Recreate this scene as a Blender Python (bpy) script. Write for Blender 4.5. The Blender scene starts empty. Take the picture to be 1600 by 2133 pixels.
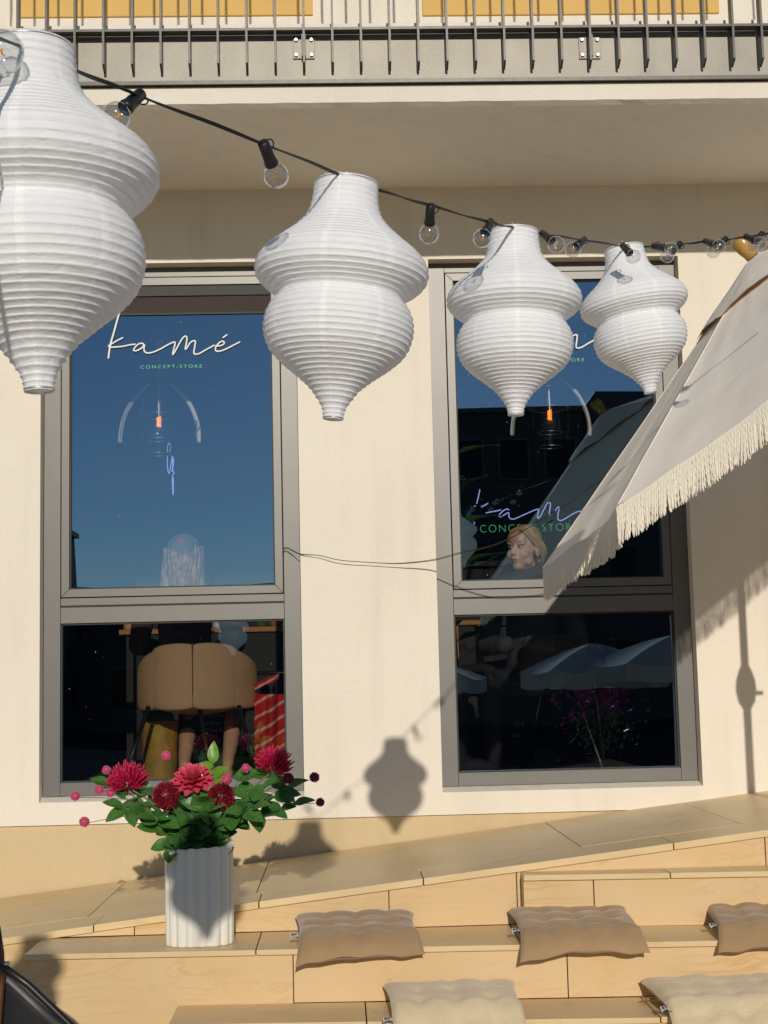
import bpy, bmesh, math, random
from mathutils import Vector, Matrix, noise
random.seed(7)
S = bpy.context.scene
COL = S.collection
PI = math.pi

# ------------------------------------------------------------------ camera
PW, PH, FPX = 1600.0, 2133.0, 3040.0
YAW, PITCH, ROLL = 0.03267515, 0.1162098, 0.02352508
CAM = Vector((0, -6.9, 0))
_r = Vector((math.cos(YAW), -math.sin(YAW), 0)); _f = Vector((math.sin(YAW), math.cos(YAW), 0)); _u = Vector((0, 0, 1))
FW = _f * math.cos(PITCH) + _u * math.sin(PITCH)
_u2 = _u * math.cos(PITCH) - _f * math.sin(PITCH)
RT = _r * math.cos(ROLL) - _u2 * math.sin(ROLL)
UP = _u2 * math.cos(ROLL) + _r * math.sin(ROLL)
cd = bpy.data.cameras.new('camera'); cam = bpy.data.objects.new('camera', cd); COL.objects.link(cam)
m = Matrix((RT, UP, -FW)).transposed().to_4x4(); m.translation = CAM; cam.matrix_world = m
cd.sensor_fit = 'VERTICAL'; cd.sensor_height = 24.0; cd.lens = 24.0 * FPX / PH
cd.clip_start = 0.05; cd.clip_end = 500
S.camera = cam

# ------------------------------------------------------------------ light
SUNV = Vector((-0.0404, 1.0, -0.336))          # the way the sunlight travels
EL = math.atan2(0.336, math.hypot(1.0, 0.0404))
w = bpy.data.worlds.new('World'); S.world = w; w.use_nodes = True
nt = w.node_tree; sky = nt.nodes.new('ShaderNodeTexSky'); sky.sky_type = 'NISHITA'
sky.sun_disc = False; sky.sun_elevation = EL; sky.sun_rotation = math.radians(180) - math.atan2(0.0404, 1.0)
sky.air_density = 1.0; sky.dust_density = 0.15; sky.ozone_density = 2.0; sky.altitude = 1500
bg = nt.nodes['Background']; bg.inputs['Strength'].default_value = 0.092
nt.links.new(sky.outputs[0], bg.inputs['Color'])
sd = bpy.data.lights.new('sun', 'SUN'); sd.energy = 3.6; sd.angle = math.radians(0.53); sd.color = (1.0, 0.93, 0.82)
sun = bpy.data.objects.new('sun', sd); COL.objects.link(sun)
sun.rotation_euler = SUNV.to_track_quat('-Z', 'Y').to_euler(); sun.location = (0.5, -12, 6)
S.view_settings.view_transform = 'Standard'; S.view_settings.look = 'None'
S.view_settings.exposure = -0.37; S.view_settings.gamma = 1.0
S.render.engine = 'CYCLES'
cy = S.cycles
cy.use_denoising = True
try: cy.denoiser = 'OPENIMAGEDENOISE'
except Exception: pass
cy.max_bounces = 12; cy.diffuse_bounces = 7; cy.glossy_bounces = 5; cy.transmission_bounces = 8; cy.transparent_max_bounces = 16
cy.caustics_reflective = True; cy.caustics_refractive = False; cy.blur_glossy = 1.0; cy.sample_clamp_indirect = 8.0

# ------------------------------------------------------------------ helpers
def ray(x, y): return FW + RT * ((x - PW / 2) / FPX) - UP * ((y - PH / 2) / FPX)
def PY(x, y, Y=0.0):
    d = ray(x, y); return CAM + d * ((Y - CAM.y) / d.y)
def PZ(x, y, Z):
    d = ray(x, y); return CAM + d * ((Z - CAM.z) / d.z)
def PD(x, y, D): return CAM + ray(x, y) * D
def ramp_z(x): return -0.767 + 0.1105 * x
def PR(x, y):
    d = ray(x, y); return CAM + d * ((-0.767 + 0.1105 * CAM.x - CAM.z) / (d.z - 0.1105 * d.x))

MATS = {}
def mat(name, col=(.5, .5, .5), rough=.6, metal=0.0, spec=.5, bump=0.0, bscale=60.0, var=0.0, vscale=4.0, col2=None, trans=0.0, emit=None, estr=0.0, bdist=.01, coords='Object', detail=4.0):
    if name in MATS: return MATS[name]
    M = bpy.data.materials.new(name); M.use_nodes = True; N = M.node_tree; L = N.links
    b = N.nodes['Principled BSDF']; out = N.nodes['Material Output']
    b.inputs['Roughness'].default_value = rough; b.inputs['Metallic'].default_value = metal
    b.inputs['Specular IOR Level'].default_value = spec
    b.inputs['Base Color'].default_value = (*col, 1)
    tc = N.nodes.new('ShaderNodeTexCoord')
    if var > 0 or col2:
        no = N.nodes.new('ShaderNodeTexNoise'); no.inputs['Scale'].default_value = vscale; no.inputs['Detail'].default_value = detail
        L.new(tc.outputs[coords], no.inputs['Vector'])
        mx = N.nodes.new('ShaderNodeMix'); mx.data_type = 'RGBA'
        rp = N.nodes.new('ShaderNodeMapRange'); rp.inputs[1].default_value = .3; rp.inputs[2].default_value = .7
        L.new(no.outputs[0], rp.inputs[0]); L.new(rp.outputs[0], mx.inputs[0])
        c2 = col2 or tuple(c * (1 - var) for c in col)
        mx.inputs[6].default_value = (*col, 1); mx.inputs[7].default_value = (*c2, 1)
        L.new(mx.outputs[2], b.inputs['Base Color'])
    if bump > 0:
        nb = N.nodes.new('ShaderNodeTexNoise'); nb.inputs['Scale'].default_value = bscale; nb.inputs['Detail'].default_value = 5
        L.new(tc.outputs[coords], nb.inputs['Vector'])
        bp = N.nodes.new('ShaderNodeBump'); bp.inputs['Strength'].default_value = bump; bp.inputs['Distance'].default_value = bdist
        L.new(nb.outputs[0], bp.inputs['Height']); L.new(bp.outputs[0], b.inputs['Normal'])
    if emit:
        b.inputs['Emission Color'].default_value = (*emit, 1); b.inputs['Emission Strength'].default_value = estr
    if trans > 0:
        tl = N.nodes.new('ShaderNodeBsdfTranslucent'); tl.inputs[0].default_value = (*col, 1)
        if var > 0 or col2: L.new(mx.outputs[2], tl.inputs[0])
        ms = N.nodes.new('ShaderNodeMixShader'); ms.inputs[0].default_value = trans
        L.new(b.outputs[0], ms.inputs[1]); L.new(tl.outputs[0], ms.inputs[2]); L.new(ms.outputs[0], out.inputs[0])
    MATS[name] = M
    return M

def glassmat(name, refl=.2, base=.04, power=4.0, tint=(.6, .62, .62), gcol=(.8, .9, 1.0), rough=0.0, fres=None):
    M = bpy.data.materials.new(name); M.use_nodes = True; N = M.node_tree; L = N.links
    N.nodes.remove(N.nodes['Principled BSDF']); out = N.nodes['Material Output']
    t = N.nodes.new('ShaderNodeBsdfTransparent'); t.inputs[0].default_value = (*tint, 1)
    g = N.nodes.new('ShaderNodeBsdfGlossy'); g.inputs['Color'].default_value = (*gcol, 1); g.inputs['Roughness'].default_value = rough
    ms = N.nodes.new('ShaderNodeMixShader')
    if fres:
        lw = N.nodes.new('ShaderNodeLayerWeight'); pw = N.nodes.new('ShaderNodeMath'); pw.operation = 'POWER'; pw.inputs[1].default_value = power
        ma = N.nodes.new('ShaderNodeMath'); ma.operation = 'MULTIPLY_ADD'; ma.inputs[1].default_value = fres - base; ma.inputs[2].default_value = base
        L.new(lw.outputs['Facing'], pw.inputs[0]); L.new(pw.outputs[0], ma.inputs[0]); L.new(ma.outputs[0], ms.inputs[0])
    else: ms.inputs[0].default_value = refl
    L.new(t.outputs[0], ms.inputs[1]); L.new(g.outputs[0], ms.inputs[2]); L.new(ms.outputs[0], out.inputs[0])
    MATS[name] = M
    return M

class MB:
    def __init__(s): s.v = []; s.f = []
    def add(s, vs, fs):
        o = len(s.v); s.v += [tuple(v) for v in vs]; s.f += [tuple(i + o for i in f) for f in fs]; return s
    def box(s, x0, x1, y0, y1, z0, z1):
        return s.add([(x0, y0, z0), (x1, y0, z0), (x1, y1, z0), (x0, y1, z0), (x0, y0, z1), (x1, y0, z1), (x1, y1, z1), (x0, y1, z1)],
                     [(0, 3, 2, 1), (4, 5, 6, 7), (0, 1, 5, 4), (1, 2, 6, 5), (2, 3, 7, 6), (3, 0, 4, 7)])
    def hexa(s, p):   # eight corners, bottom four then top four
        return s.add(p, [(0, 3, 2, 1), (4, 5, 6, 7), (0, 1, 5, 4), (1, 2, 6, 5), (2, 3, 7, 6), (3, 0, 4, 7)])
    def obox(s, c, ax, ay, az):
        c, ax, ay, az = Vector(c), Vector(ax), Vector(ay), Vector(az)
        return s.hexa([c - ax - ay - az, c + ax - ay - az, c + ax + ay - az, c - ax + ay - az, c - ax - ay + az, c + ax - ay + az, c + ax + ay + az, c - ax + ay + az])
    def tube(s, path, rad, n=8, cap=True, flat=None):
        path = [Vector(p) for p in path]; k = len(path)
        if not hasattr(rad, '__len__'): rad = [rad] * k
        T = [(path[min(i + 1, k - 1)] - path[max(i - 1, 0)]).normalized() for i in range(k)]
        a = Vector((0, 0, 1)) if abs(T[0].z) < .9 else Vector((1, 0, 0))
        if flat: a = Vector(flat)
        vs = []; nrm = (a - T[0] * a.dot(T[0])).normalized()
        for i in range(k):
            nrm = (nrm - T[i] * nrm.dot(T[i]))
            nrm = nrm.normalized() if nrm.length > 1e-6 else T[i].orthogonal().normalized()
            bn = T[i].cross(nrm)
            fl = 0.35 if flat else 1.0
            for j in range(n):
                t = 2 * PI * j / n
                vs.append(path[i] + (nrm * math.cos(t) * fl + bn * math.sin(t)) * rad[i])
        fs = [(i * n + j, i * n + (j + 1) % n, (i + 1) * n + (j + 1) % n, (i + 1) * n + j) for i in range(k - 1) for j in range(n)]
        if cap: fs += [tuple(range(n))[::-1], tuple(range((k - 1) * n, k * n))]
        return s.add(vs, fs)
    def lathe(s, prof, n=24, c=(0, 0, 0), cap0=False, cap1=False):
        vs = [(c[0] + r * math.cos(2 * PI * j / n), c[1] + r * math.sin(2 * PI * j / n), c[2] + z) for r, z in prof for j in range(n)]
        k = len(prof)
        fs = [(i * n + j, i * n + (j + 1) % n, (i + 1) * n + (j + 1) % n, (i + 1) * n + j) for i in range(k - 1) for j in range(n)]
        if cap0: fs.append(tuple(range(n))[::-1])
        if cap1: fs.append(tuple(range((k - 1) * n, k * n)))
        return s.add(vs, fs)
    def ell(s, c, r, nu=16, nv=10, R=None):
        c = Vector(c); vs = []; fs = []
        for i in range(nv + 1):
            t = PI * i / nv
            for j in range(nu):
                p = 2 * PI * j / nu
                q = Vector((r[0] * math.sin(t) * math.cos(p), r[1] * math.sin(t) * math.sin(p), r[2] * math.cos(t)))
                if R: q = R @ q
                vs.append(c + q)
        for i in range(nv):
            for j in range(nu):
                fs.append((i * nu + j, (i + 1) * nu + j, (i + 1) * nu + (j + 1) % nu, i * nu + (j + 1) % nu))
        return s.add(vs, fs)
    def grid(s, fn, nu, nv, wrapu=False):
        vs = [fn(i / nu, j / nv) for j in range(nv + 1) for i in range(nu + (0 if wrapu else 1))]
        k = nu if wrapu else nu + 1
        fs = [(j * k + i, j * k + (i + 1) % k, (j + 1) * k + (i + 1) % k, (j + 1) * k + i) for j in range(nv) for i in range(nu)]
        return s.add(vs, fs)
    def mesh(s, name):
        me = bpy.data.meshes.new(name); me.from_pydata(s.v, [], s.f); me.update(); return me
    def build(s, name, material, parent=None, smooth=False, bevel=0.0, loc=None, fix=False):
        me = s.mesh(name)
        if fix:
            bm = bmesh.new(); bm.from_mesh(me); bmesh.ops.remove_doubles(bm, verts=bm.verts, dist=1e-5)
            bmesh.ops.recalc_face_normals(bm, faces=bm.faces); bm.to_mesh(me); bm.free()
        return link(name, me, material, parent, smooth, bevel, loc)

def link(name, me, material, parent=None, smooth=False, bevel=0.0, loc=None):
    o = bpy.data.objects.new(name, me); COL.objects.link(o)
    if material and not me.materials: me.materials.append(MATS[material] if isinstance(material, str) else material)
    if smooth: me.polygons.foreach_set('use_smooth', [True] * len(me.polygons))
    if bevel > 0:
        bv = o.modifiers.new('bevel', 'BEVEL'); bv.width = bevel; bv.segments = 2; bv.limit_method = 'ANGLE'
    if parent:
        o.parent = parent
        o.matrix_parent_inverse = parent_matrix(parent).inverted()
    if loc is not None: o.location = loc
    return o
def parent_matrix(p):
    mm = Matrix.LocRotScale(p.location, p.rotation_euler, p.scale)
    if p.parent: mm = parent_matrix(p.parent) @ p.matrix_parent_inverse @ mm
    return mm
def thing(name, label, cat, loc=(0, 0, 0), group=None):
    o = bpy.data.objects.new(name, None); COL.objects.link(o); o.location = loc; o.empty_display_size = .05
    return tag(o, label, cat, group)
def tag(o, label, cat, group=None):
    o['label'] = label; o['category'] = cat
    if group: o['group'] = group
    return o
def struct(o): o['kind'] = 'structure'; return o
def stuff(o): o['kind'] = 'stuff'; return o
def child_local(name, me, material, parent, M, smooth=True):
    """a part placed by a matrix in world space, sharing mesh data"""
    o = bpy.data.objects.new(name, me); COL.objects.link(o)
    if not me.materials: me.materials.append(MATS[material])
    if smooth and len(me.polygons) and not me.polygons[0].use_smooth: me.polygons.foreach_set('use_smooth', [True] * len(me.polygons))
    o.parent = parent; o.matrix_parent_inverse = parent_matrix(parent).inverted(); o.matrix_world = M
    o.matrix_basis = M
    return o
def smoothpath(pts, sub=6, closed=False):
    P = [Vector(p) for p in pts]; out = []
    for i in range(len(P) - 1):
        p0 = P[max(i - 1, 0)]; p1 = P[i]; p2 = P[i + 1]; p3 = P[min(i + 2, len(P) - 1)]
        for k in range(sub):
            t = k / sub
            out.append(.5 * ((2 * p1) + (p2 - p0) * t + (2 * p0 - 5 * p1 + 4 * p2 - p3) * t * t + (3 * p1 - p0 - 3 * p2 + p3) * t ** 3))
    out.append(P[-1]); return out
def textmesh(txt, size, mat_, name, parent, M, extrude=.0008, spacing=1.0, align='LEFT', off=0.0):
    cu = bpy.data.curves.new('txt', 'FONT'); cu.body = txt; cu.size = size; cu.extrude = extrude; cu.space_character = spacing; cu.offset = off; cu.align_x = align
    t = bpy.data.objects.new('txt', cu); COL.objects.link(t)
    dg = bpy.context.evaluated_depsgraph_get(); me = bpy.data.meshes.new_from_object(t.evaluated_get(dg))
    bpy.data.objects.remove(t); bpy.data.curves.remove(cu)
    me.name = name; me.materials.clear(); me.materials.append(MATS[mat_])
    me.transform(M)
    return link(name, me, None, parent)
def facing(origin, scale=1.0):   # text plane standing upright, facing -y
    return Matrix.Translation(origin) @ Matrix.Rotation(PI / 2, 4, 'X') @ Matrix.Scale(scale, 4)
def wob(p, s, a): return noise.noise_vector(Vector(p) * s) * a

# ------------------------------------------------------------------ materials
def nodes(name):
    M = bpy.data.materials.new(name); M.use_nodes = True; MATS[name] = M
    N = M.node_tree; return M, N, N.links, N.nodes['Principled BSDF'], N.nodes.new('ShaderNodeTexCoord')
def nz(N, L, vec, scale, detail=4, rough=.5, dist=0.0):
    n = N.nodes.new('ShaderNodeTexNoise'); n.inputs['Scale'].default_value = scale; n.inputs['Detail'].default_value = detail
    n.inputs['Roughness'].default_value = rough; n.inputs['Distortion'].default_value = dist; L.new(vec, n.inputs['Vector']); return n.outputs[0]
def rng_(N, L, v, a, b, c=0.0, d=1.0):
    r = N.nodes.new('ShaderNodeMapRange'); r.inputs[1].default_value = a; r.inputs[2].default_value = b; r.inputs[3].default_value = c; r.inputs[4].default_value = d
    L.new(v, r.inputs[0]); return r.outputs[0]
def mixc(N, L, f, a, b, mode='MIX'):
    x = N.nodes.new('ShaderNodeMix'); x.data_type = 'RGBA'; x.blend_type = mode
    if isinstance(f, float): x.inputs[0].default_value = f
    else: L.new(f, x.inputs[0])
    for k, c in ((6, a), (7, b)):
        if isinstance(c, tuple): x.inputs[k].default_value = (*c, 1)
        else: L.new(c, x.inputs[k])
    return x.outputs[2]
def bumpn(N, L, h, strength, dist, b, prev=None):
    bp = N.nodes.new('ShaderNodeBump'); bp.inputs['Strength'].default_value = strength; bp.inputs['Distance'].default_value = dist
    L.new(h, bp.inputs['Height'])
    if prev: L.new(prev, bp.inputs['Normal'])
    L.new(bp.outputs[0], b.inputs['Normal']); return bp.outputs[0]
def mapv(N, L, vec, scale):
    mp = N.nodes.new('ShaderNodeMapping'); mp.inputs['Scale'].default_value = scale; L.new(vec, mp.inputs[0]); return mp.outputs[0]

# stucco: fine grain with vague weather marks
def stucco(name, c, c2):
    M, N, L, b, tc = nodes(name); v = tc.outputs['Object']
    big = rng_(N, L, nz(N, L, v, 1.3, 6), .35, .7); small = nz(N, L, v, 190, 3, .6)
    streak = rng_(N, L, nz(N, L, mapv(N, L, v, (9, 9, .8)), 1.0, 5), .52, .8, 0, .5)
    col = mixc(N, L, big, c, c2); col = mixc(N, L, streak, col, tuple(x * .86 for x in c2))
    spk = rng_(N, L, small, .62, .75, 0, .25); col = mixc(N, L, spk, col, tuple(x * .7 for x in c))
    L.new(col, b.inputs['Base Color']); b.inputs['Roughness'].default_value = .9; b.inputs['Specular IOR Level'].default_value = .2
    pv = bumpn(N, L, nz(N, L, v, 130, 4, .65), .85, .004, b)
    bumpn(N, L, nz(N, L, v, 7, 3), .12, .02, b, pv)
stucco('plaster', (.845, .772, .655), (.805, .727, .605))
stucco('soffit_paint', (.90, .845, .745), (.87, .81, .71))
stucco('plinth_paint', (.66, .51, .30), (.62, .475, .275))
# sandstone with iron-coloured bands
def sandstone(name, c, c2, band, rough=.6):
    M, N, L, b, tc = nodes(name)
    gi = N.nodes.new('ShaderNodeObjectInfo'); av = N.nodes.new('ShaderNodeVectorMath'); av.operation = 'ADD'
    sc = N.nodes.new('ShaderNodeVectorMath'); sc.operation = 'SCALE'; sc.inputs[3].default_value = 37.0
    cx = N.nodes.new('ShaderNodeCombineXYZ'); L.new(gi.outputs['Random'], cx.inputs[0]); L.new(gi.outputs['Random'], cx.inputs[2])
    L.new(cx.outputs[0], sc.inputs[0]); L.new(tc.outputs['Object'], av.inputs[0]); L.new(sc.outputs[0], av.inputs[1])
    v = av.outputs[0]
    wv = nz(N, L, mapv(N, L, v, (.9, .9, 4.5)), 1.7, 4, .55, 1.6)
    lines = N.nodes.new('ShaderNodeMath'); lines.operation = 'SINE'; ml = N.nodes.new('ShaderNodeMath'); ml.operation = 'MULTIPLY'; ml.inputs[1].default_value = 42.0
    L.new(wv, ml.inputs[0]); L.new(ml.outputs[0], lines.inputs[0])
    ln = rng_(N, L, lines.outputs[0], .45, 1.0, 0, .44)
    msk = rng_(N, L, nz(N, L, v, 2.2, 3), .40, .62)
    mm = N.nodes.new('ShaderNodeMath'); mm.operation = 'MULTIPLY'; L.new(ln, mm.inputs[0]); L.new(msk, mm.inputs[1])
    col = mixc(N, L, rng_(N, L, nz(N, L, v, 3.0, 5), .35, .68), c, c2)
    col = mixc(N, L, mm.outputs[0], col, band)
    dirt = rng_(N, L, nz(N, L, v, 48, 3), .66, .78, 0, .6); blot = rng_(N, L, nz(N, L, v, 4.5, 2), .56, .66)
    m2 = N.nodes.new('ShaderNodeMath'); m2.operation = 'MULTIPLY'; L.new(dirt, m2.inputs[0]); L.new(blot, m2.inputs[1])
    col = mixc(N, L, m2.outputs[0], col, (.16, .11, .06))
    L.new(col, b.inputs['Base Color']); b.inputs['Roughness'].default_value = rough; b.inputs['Specular IOR Level'].default_value = .4
    bumpn(N, L, nz(N, L, v, 160, 4), .12, .002, b)
sandstone('sandstone', (.69, .495, .27), (.655, .455, .225), (.55, .31, .10))
sandstone('tread_stone', (.74, .56, .31), (.67, .49, .255), (.58, .40, .18), .40)
mat('joint', (.075, .055, .035), .9)
mat('concrete', (.20, .16, .11), .9)
# window frames: grey-bronze powder coat on metal, broad sheen
mat('frame', (.142, .134, .120), .42, .30, .6, bump=.10, bscale=900, bdist=.0006, var=.06, vscale=9)
mat('gasket', (.02, .02, .02), .6)
M, N, L, b, tc = nodes('galvanised'); v = tc.outputs['Object']
vo = N.nodes.new('ShaderNodeTexVoronoi'); vo.inputs['Scale'].default_value = 75; L.new(v, vo.inputs['Vector'])
cl = mixc(N, L, rng_(N, L, nz(N, L, v, 5, 6), .3, .7), (.30, .275, .225), (.235, .215, .175)); cl = mixc(N, L, rng_(N, L, vo.outputs['Distance'], 0, .6, 0, .18), cl, (.42, .39, .33))
dk = rng_(N, L, nz(N, L, mapv(N, L, v, (6, 6, 1.2)), 1.2, 5), .60, .75, 0, .45); cl = mixc(N, L, dk, cl, (.20, .18, .16))
L.new(cl, b.inputs['Base Color']); b.inputs['Metallic'].default_value = .25; b.inputs['Roughness'].default_value = .50
bumpn(N, L, nz(N, L, v, 240, 3), .25, .002, b)
mat('steel_bar', (.085, .077, .066), .42, .4, var=.3, vscale=30)
mat('bolt', (.5, .48, .44), .3, .8)
mat('yellow_panel', (.72, .45, .135), .8, bump=.2, bscale=120, bdist=.002, var=.08, vscale=3)
mat('black_plastic', (.016, .016, .016), .38)
mat('black_cord', (.013, .013, .012), .5)
# paper of the lanterns: thin, white, lighter where sheets overlap
M, N, L, b, tc = nodes('paper'); v = tc.outputs['Object']
sx = N.nodes.new('ShaderNodeSeparateXYZ'); L.new(v, sx.inputs[0])
at = N.nodes.new('ShaderNodeMath'); at.operation = 'ARCTAN2'; L.new(sx.outputs[0], at.inputs[0]); L.new(sx.outputs[1], at.inputs[1])
m1 = N.nodes.new('ShaderNodeMath'); m1.operation = 'MULTIPLY'; m1.inputs[1].default_value = 8 / (2 * PI); L.new(at.outputs[0], m1.inputs[0])
fr = N.nodes.new('ShaderNodeMath'); fr.operation = 'FRACT'; L.new(m1.outputs[0], fr.inputs[0])
seam = rng_(N, L, fr.outputs[0], .11, .118, 1.0, 0.0)
fib = nz(N, L, mapv(N, L, v, (60, 60, 260)), 1.0, 4)
c = mixc(N, L, rng_(N, L, fib, .35, .7), (.965, .96, .965), (.935, .93, .935)); c = mixc(N, L, seam, c, (.97, .965, .97))
L.new(c, b.inputs['Base Color']); b.inputs['Roughness'].default_value = .75; b.inputs['Specular IOR Level'].default_value = .25
pv = bumpn(N, L, nz(N, L, mapv(N, L, v, (1, 1, 2.5)), 38, 4, .6, .8), .32, .006, b)
pv = bumpn(N, L, seam, .35, .001, b, pv)
vc = N.nodes.new('ShaderNodeTexVoronoi'); vc.feature = 'DISTANCE_TO_EDGE'; vc.inputs['Scale'].default_value = 34; L.new(mapv(N, L, v, (1, 1, 1.6)), vc.inputs['Vector'])
bumpn(N, L, rng_(N, L, vc.outputs['Distance'], 0, .10), .16, .0012, b, pv)
tl = N.nodes.new('ShaderNodeBsdfTranslucent'); L.new(c, tl.inputs[0]); ms = N.nodes.new('ShaderNodeMixShader')
L.new(rng_(N, L, seam, 0, 1, .22, .15), ms.inputs[0]); L.new(b.outputs[0], ms.inputs[1]); L.new(tl.outputs[0], ms.inputs[2]); L.new(ms.outputs[0], N.nodes['Material Output'].inputs[0])
mat('dust', (.6, .58, .54), .9)
mat('wire', (.55, .55, .55), .35, .9)
glassmat('bulb_glass', tint=(.95, .95, .94), gcol=(1, 1, 1), fres=.9, base=.14, power=2.4, rough=.05)
mat('filament', (.85, .42, .07), .4, emit=(1.0, .45, .08), estr=.25)
glassmat('pane_glass', refl=.30, tint=(.76, .77, .76), gcol=(.46, .74, 1.0))
glassmat('clear_glass', tint=(.93, .94, .93), gcol=(1, 1, 1), fres=.8)
mat('white_vinyl', (.82, .81, .78), .5)
mat('green_vinyl', (.10, .52, .28), .5)
mat('blue_neon', (.3, .4, .9), .5, emit=(.36, .47, 1.0), estr=1.0)
mat('green_neon', (.05, .5, .2), .5, emit=(.04, .48, .20), estr=.9)
# parasol
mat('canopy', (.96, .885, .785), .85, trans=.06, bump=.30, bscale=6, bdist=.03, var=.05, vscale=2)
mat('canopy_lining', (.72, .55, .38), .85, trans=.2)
mat('fringe', (.84, .77, .645), .9)
mat('varnished_wood', (.55, .30, .055), .22, spec=.6, var=.35, vscale=14)
mat('pole_white', (.75, .72, .66), .4)
# vase and flowers
mat('ceramic', (.82, .79, .70), .16, spec=.6, var=.03, vscale=6)
mat('leaf_green', (.09, .25, .045), .36, spec=.55, var=.45, vscale=9, trans=.22, bump=.2, bscale=50, bdist=.002)
mat('leaf_young', (.20, .42, .045), .38, spec=.5, var=.3, vscale=9, trans=.30)
mat('leaf_dark', (.06, .18, .042), .34, spec=.55, var=.4, vscale=9, trans=.15, bump=.2, bscale=50, bdist=.002)
mat('stem', (.16, .17, .06), .6)
mat('stem_brown', (.10, .06, .035), .7)
mat('petal_red', (.72, .014, .10), .45, trans=.25, var=.4, vscale=25)
mat('petal_pink', (.82, .12, .20), .5, trans=.25, col2=(.68, .05, .12), vscale=22)
mat('petal_maroon', (.28, .008, .022), .5, var=.5, vscale=60)
mat('ball_pink', (.80, .13, .27), .6, trans=.15, var=.25, vscale=80)
mat('ball_dark', (.30, .012, .07), .6, var=.3, vscale=80)
mat('calyx', (.20, .25, .06), .6)
mat('stamen', (.86, .76, .52), .6)
# cushions
def cloth(name, c, c2):
    M, N, L, b, tc = nodes(name); v = tc.outputs['Object']
    L.new(mixc(N, L, rng_(N, L, nz(N, L, v, 9, 5), .3, .72), c, c2), b.inputs['Base Color']); b.inputs['Roughness'].default_value = .92
    b.inputs['Specular IOR Level'].default_value = .15; b.inputs['Sheen Weight'].default_value = .25
    pv = bumpn(N, L, nz(N, L, mapv(N, L, v, (900, 260, 260)), 1.0, 2), .25, .0012, b)
    bumpn(N, L, nz(N, L, v, 22, 4, .55, .7), .35, .012, b, pv)
cloth('brown_linen', (.41, .27, .14), (.345, .222, .112)); cloth('cream_linen', (.74, .60, .385), (.68, .54, .335))
mat('label_white', (.75, .75, .78), .5); mat('label_black', (.03, .03, .04), .5)
# interior
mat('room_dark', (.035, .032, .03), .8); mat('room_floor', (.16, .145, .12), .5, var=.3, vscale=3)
mat('velvet', (.60, .37, .20), .8, var=.12, vscale=5, bump=.2, bscale=14, bdist=.01)
mat('seam_dark', (.12, .06, .03), .8); mat('black_metal', (.02, .02, .02), .35, .3)
mat('skin', (.74, .42, .25), .5, spec=.35); mat('skin_face', (.85, .52, .37), .45, spec=.4, col2=(.80, .44, .31), vscale=9)
mat('hair', (.66, .46, .20), .5, col2=(.42, .27, .10), vscale=30); mat('hair_ash', (.74, .50, .33), .5, col2=(.20, .12, .07), vscale=28)
mat('cap_grey', (.17, .17, .18), .8); mat('label_red', (.85, .07, .10), .5); mat('dark_cloth', (.035, .022, .022), .85, var=.3, vscale=8); mat('black_cloth', (.022, .021, .023), .85)
mat('pink_cloth', (.16, .085, .08), .9, col2=(.09, .05, .05), vscale=20)
mat('basket', (.55, .33, .05), .6, var=.3, vscale=20); mat('green_bag', (.02, .10, .05), .5)
mat('chalkboard', (.03, .035, .035), .7); mat('chalk', (.75, .73, .68), .8); mat('wood', (.36, .17, .05), .5, var=.3, vscale=8)
mat('eye_white', (.75, .75, .72), .3); mat('iris', (.10, .16, .17), .2); mat('lip', (.50, .17, .14), .4); mat('brow', (.16, .09, .045), .7); mat('gold', (.8, .5, .15), .25, 1.0)
mat('plant_leaf', (.05, .20, .035), .4, trans=.3, var=.4, vscale=6); mat('brass', (.55, .42, .22), .3, .9)
mat('orange_wood', (.50, .20, .03), .5)
M, N, L, b, tc = nodes('red_stripe'); v = tc.outputs['Object']
wa = N.nodes.new('ShaderNodeTexWave'); wa.inputs['Scale'].default_value = 5.2; wa.inputs['Distortion'].default_value = .8; wa.inputs['Detail'].default_value = 1
wa.bands_direction = 'DIAGONAL'; L.new(mapv(N, L, v, (1, .2, -1.7)), wa.inputs['Vector'])
L.new(mixc(N, L, rng_(N, L, wa.outputs['Fac'], .86, .93), (.60, .012, .012), (.80, .42, .33)), b.inputs['Base Color']); b.inputs['Roughness'].default_value = .85
M, N, L, b, tc = nodes('rug'); v = tc.outputs['Object']
L.new(mixc(N, L, rng_(N, L, nz(N, L, mapv(N, L, v, (14, 50, 1)), 1.0, 4, .7, 1.5), .44, .52), (.05, .04, .05), (.62, .56, .60)), b.inputs['Base Color']); b.inputs['Roughness'].default_value = .9
# street
M, N, L, b, tc = nodes('paving'); v = tc.outputs['Object']
br = N.nodes.new('ShaderNodeTexBrick'); br.inputs['Scale'].default_value = 2.2; br.inputs['Mortar Size'].default_value = .012
br.inputs['Color1'].default_value = (.52, .46, .38, 1); br.inputs['Color2'].default_value = (.47, .41, .34, 1); br.inputs['Mortar'].default_value = (.18, .16, .13, 1)
L.new(v, br.inputs['Vector']); L.new(br.outputs['Color'], b.inputs['Base Color']); b.inputs['Roughness'].default_value = .9; b.inputs['Specular IOR Level'].default_value = .1
mat('charcoal_knit', (.07, .065, .07), .9, bump=.3, bscale=150, bdist=.002)
mat('house_wall', (.085, .072, .06), .9, var=.15, vscale=1); mat('house_wall_b', (.08, .065, .055), .9, var=.15, vscale=1); mat('roof_tile', (.22, .07, .04), .8, var=.3, vscale=3)
mat('far_window', (.03, .03, .03), .6, spec=.1); mat('far_frame', (.09, .08, .07), .6)
mat('parasol_far', (.50, .46, .42), .85, trans=.3)
mat('sling_black', (.014, .014, .016), .45); mat('chair_wood', (.10, .035, .015), .4)
mat('magenta', (.45, .02, .16), .6, trans=.2)

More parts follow.
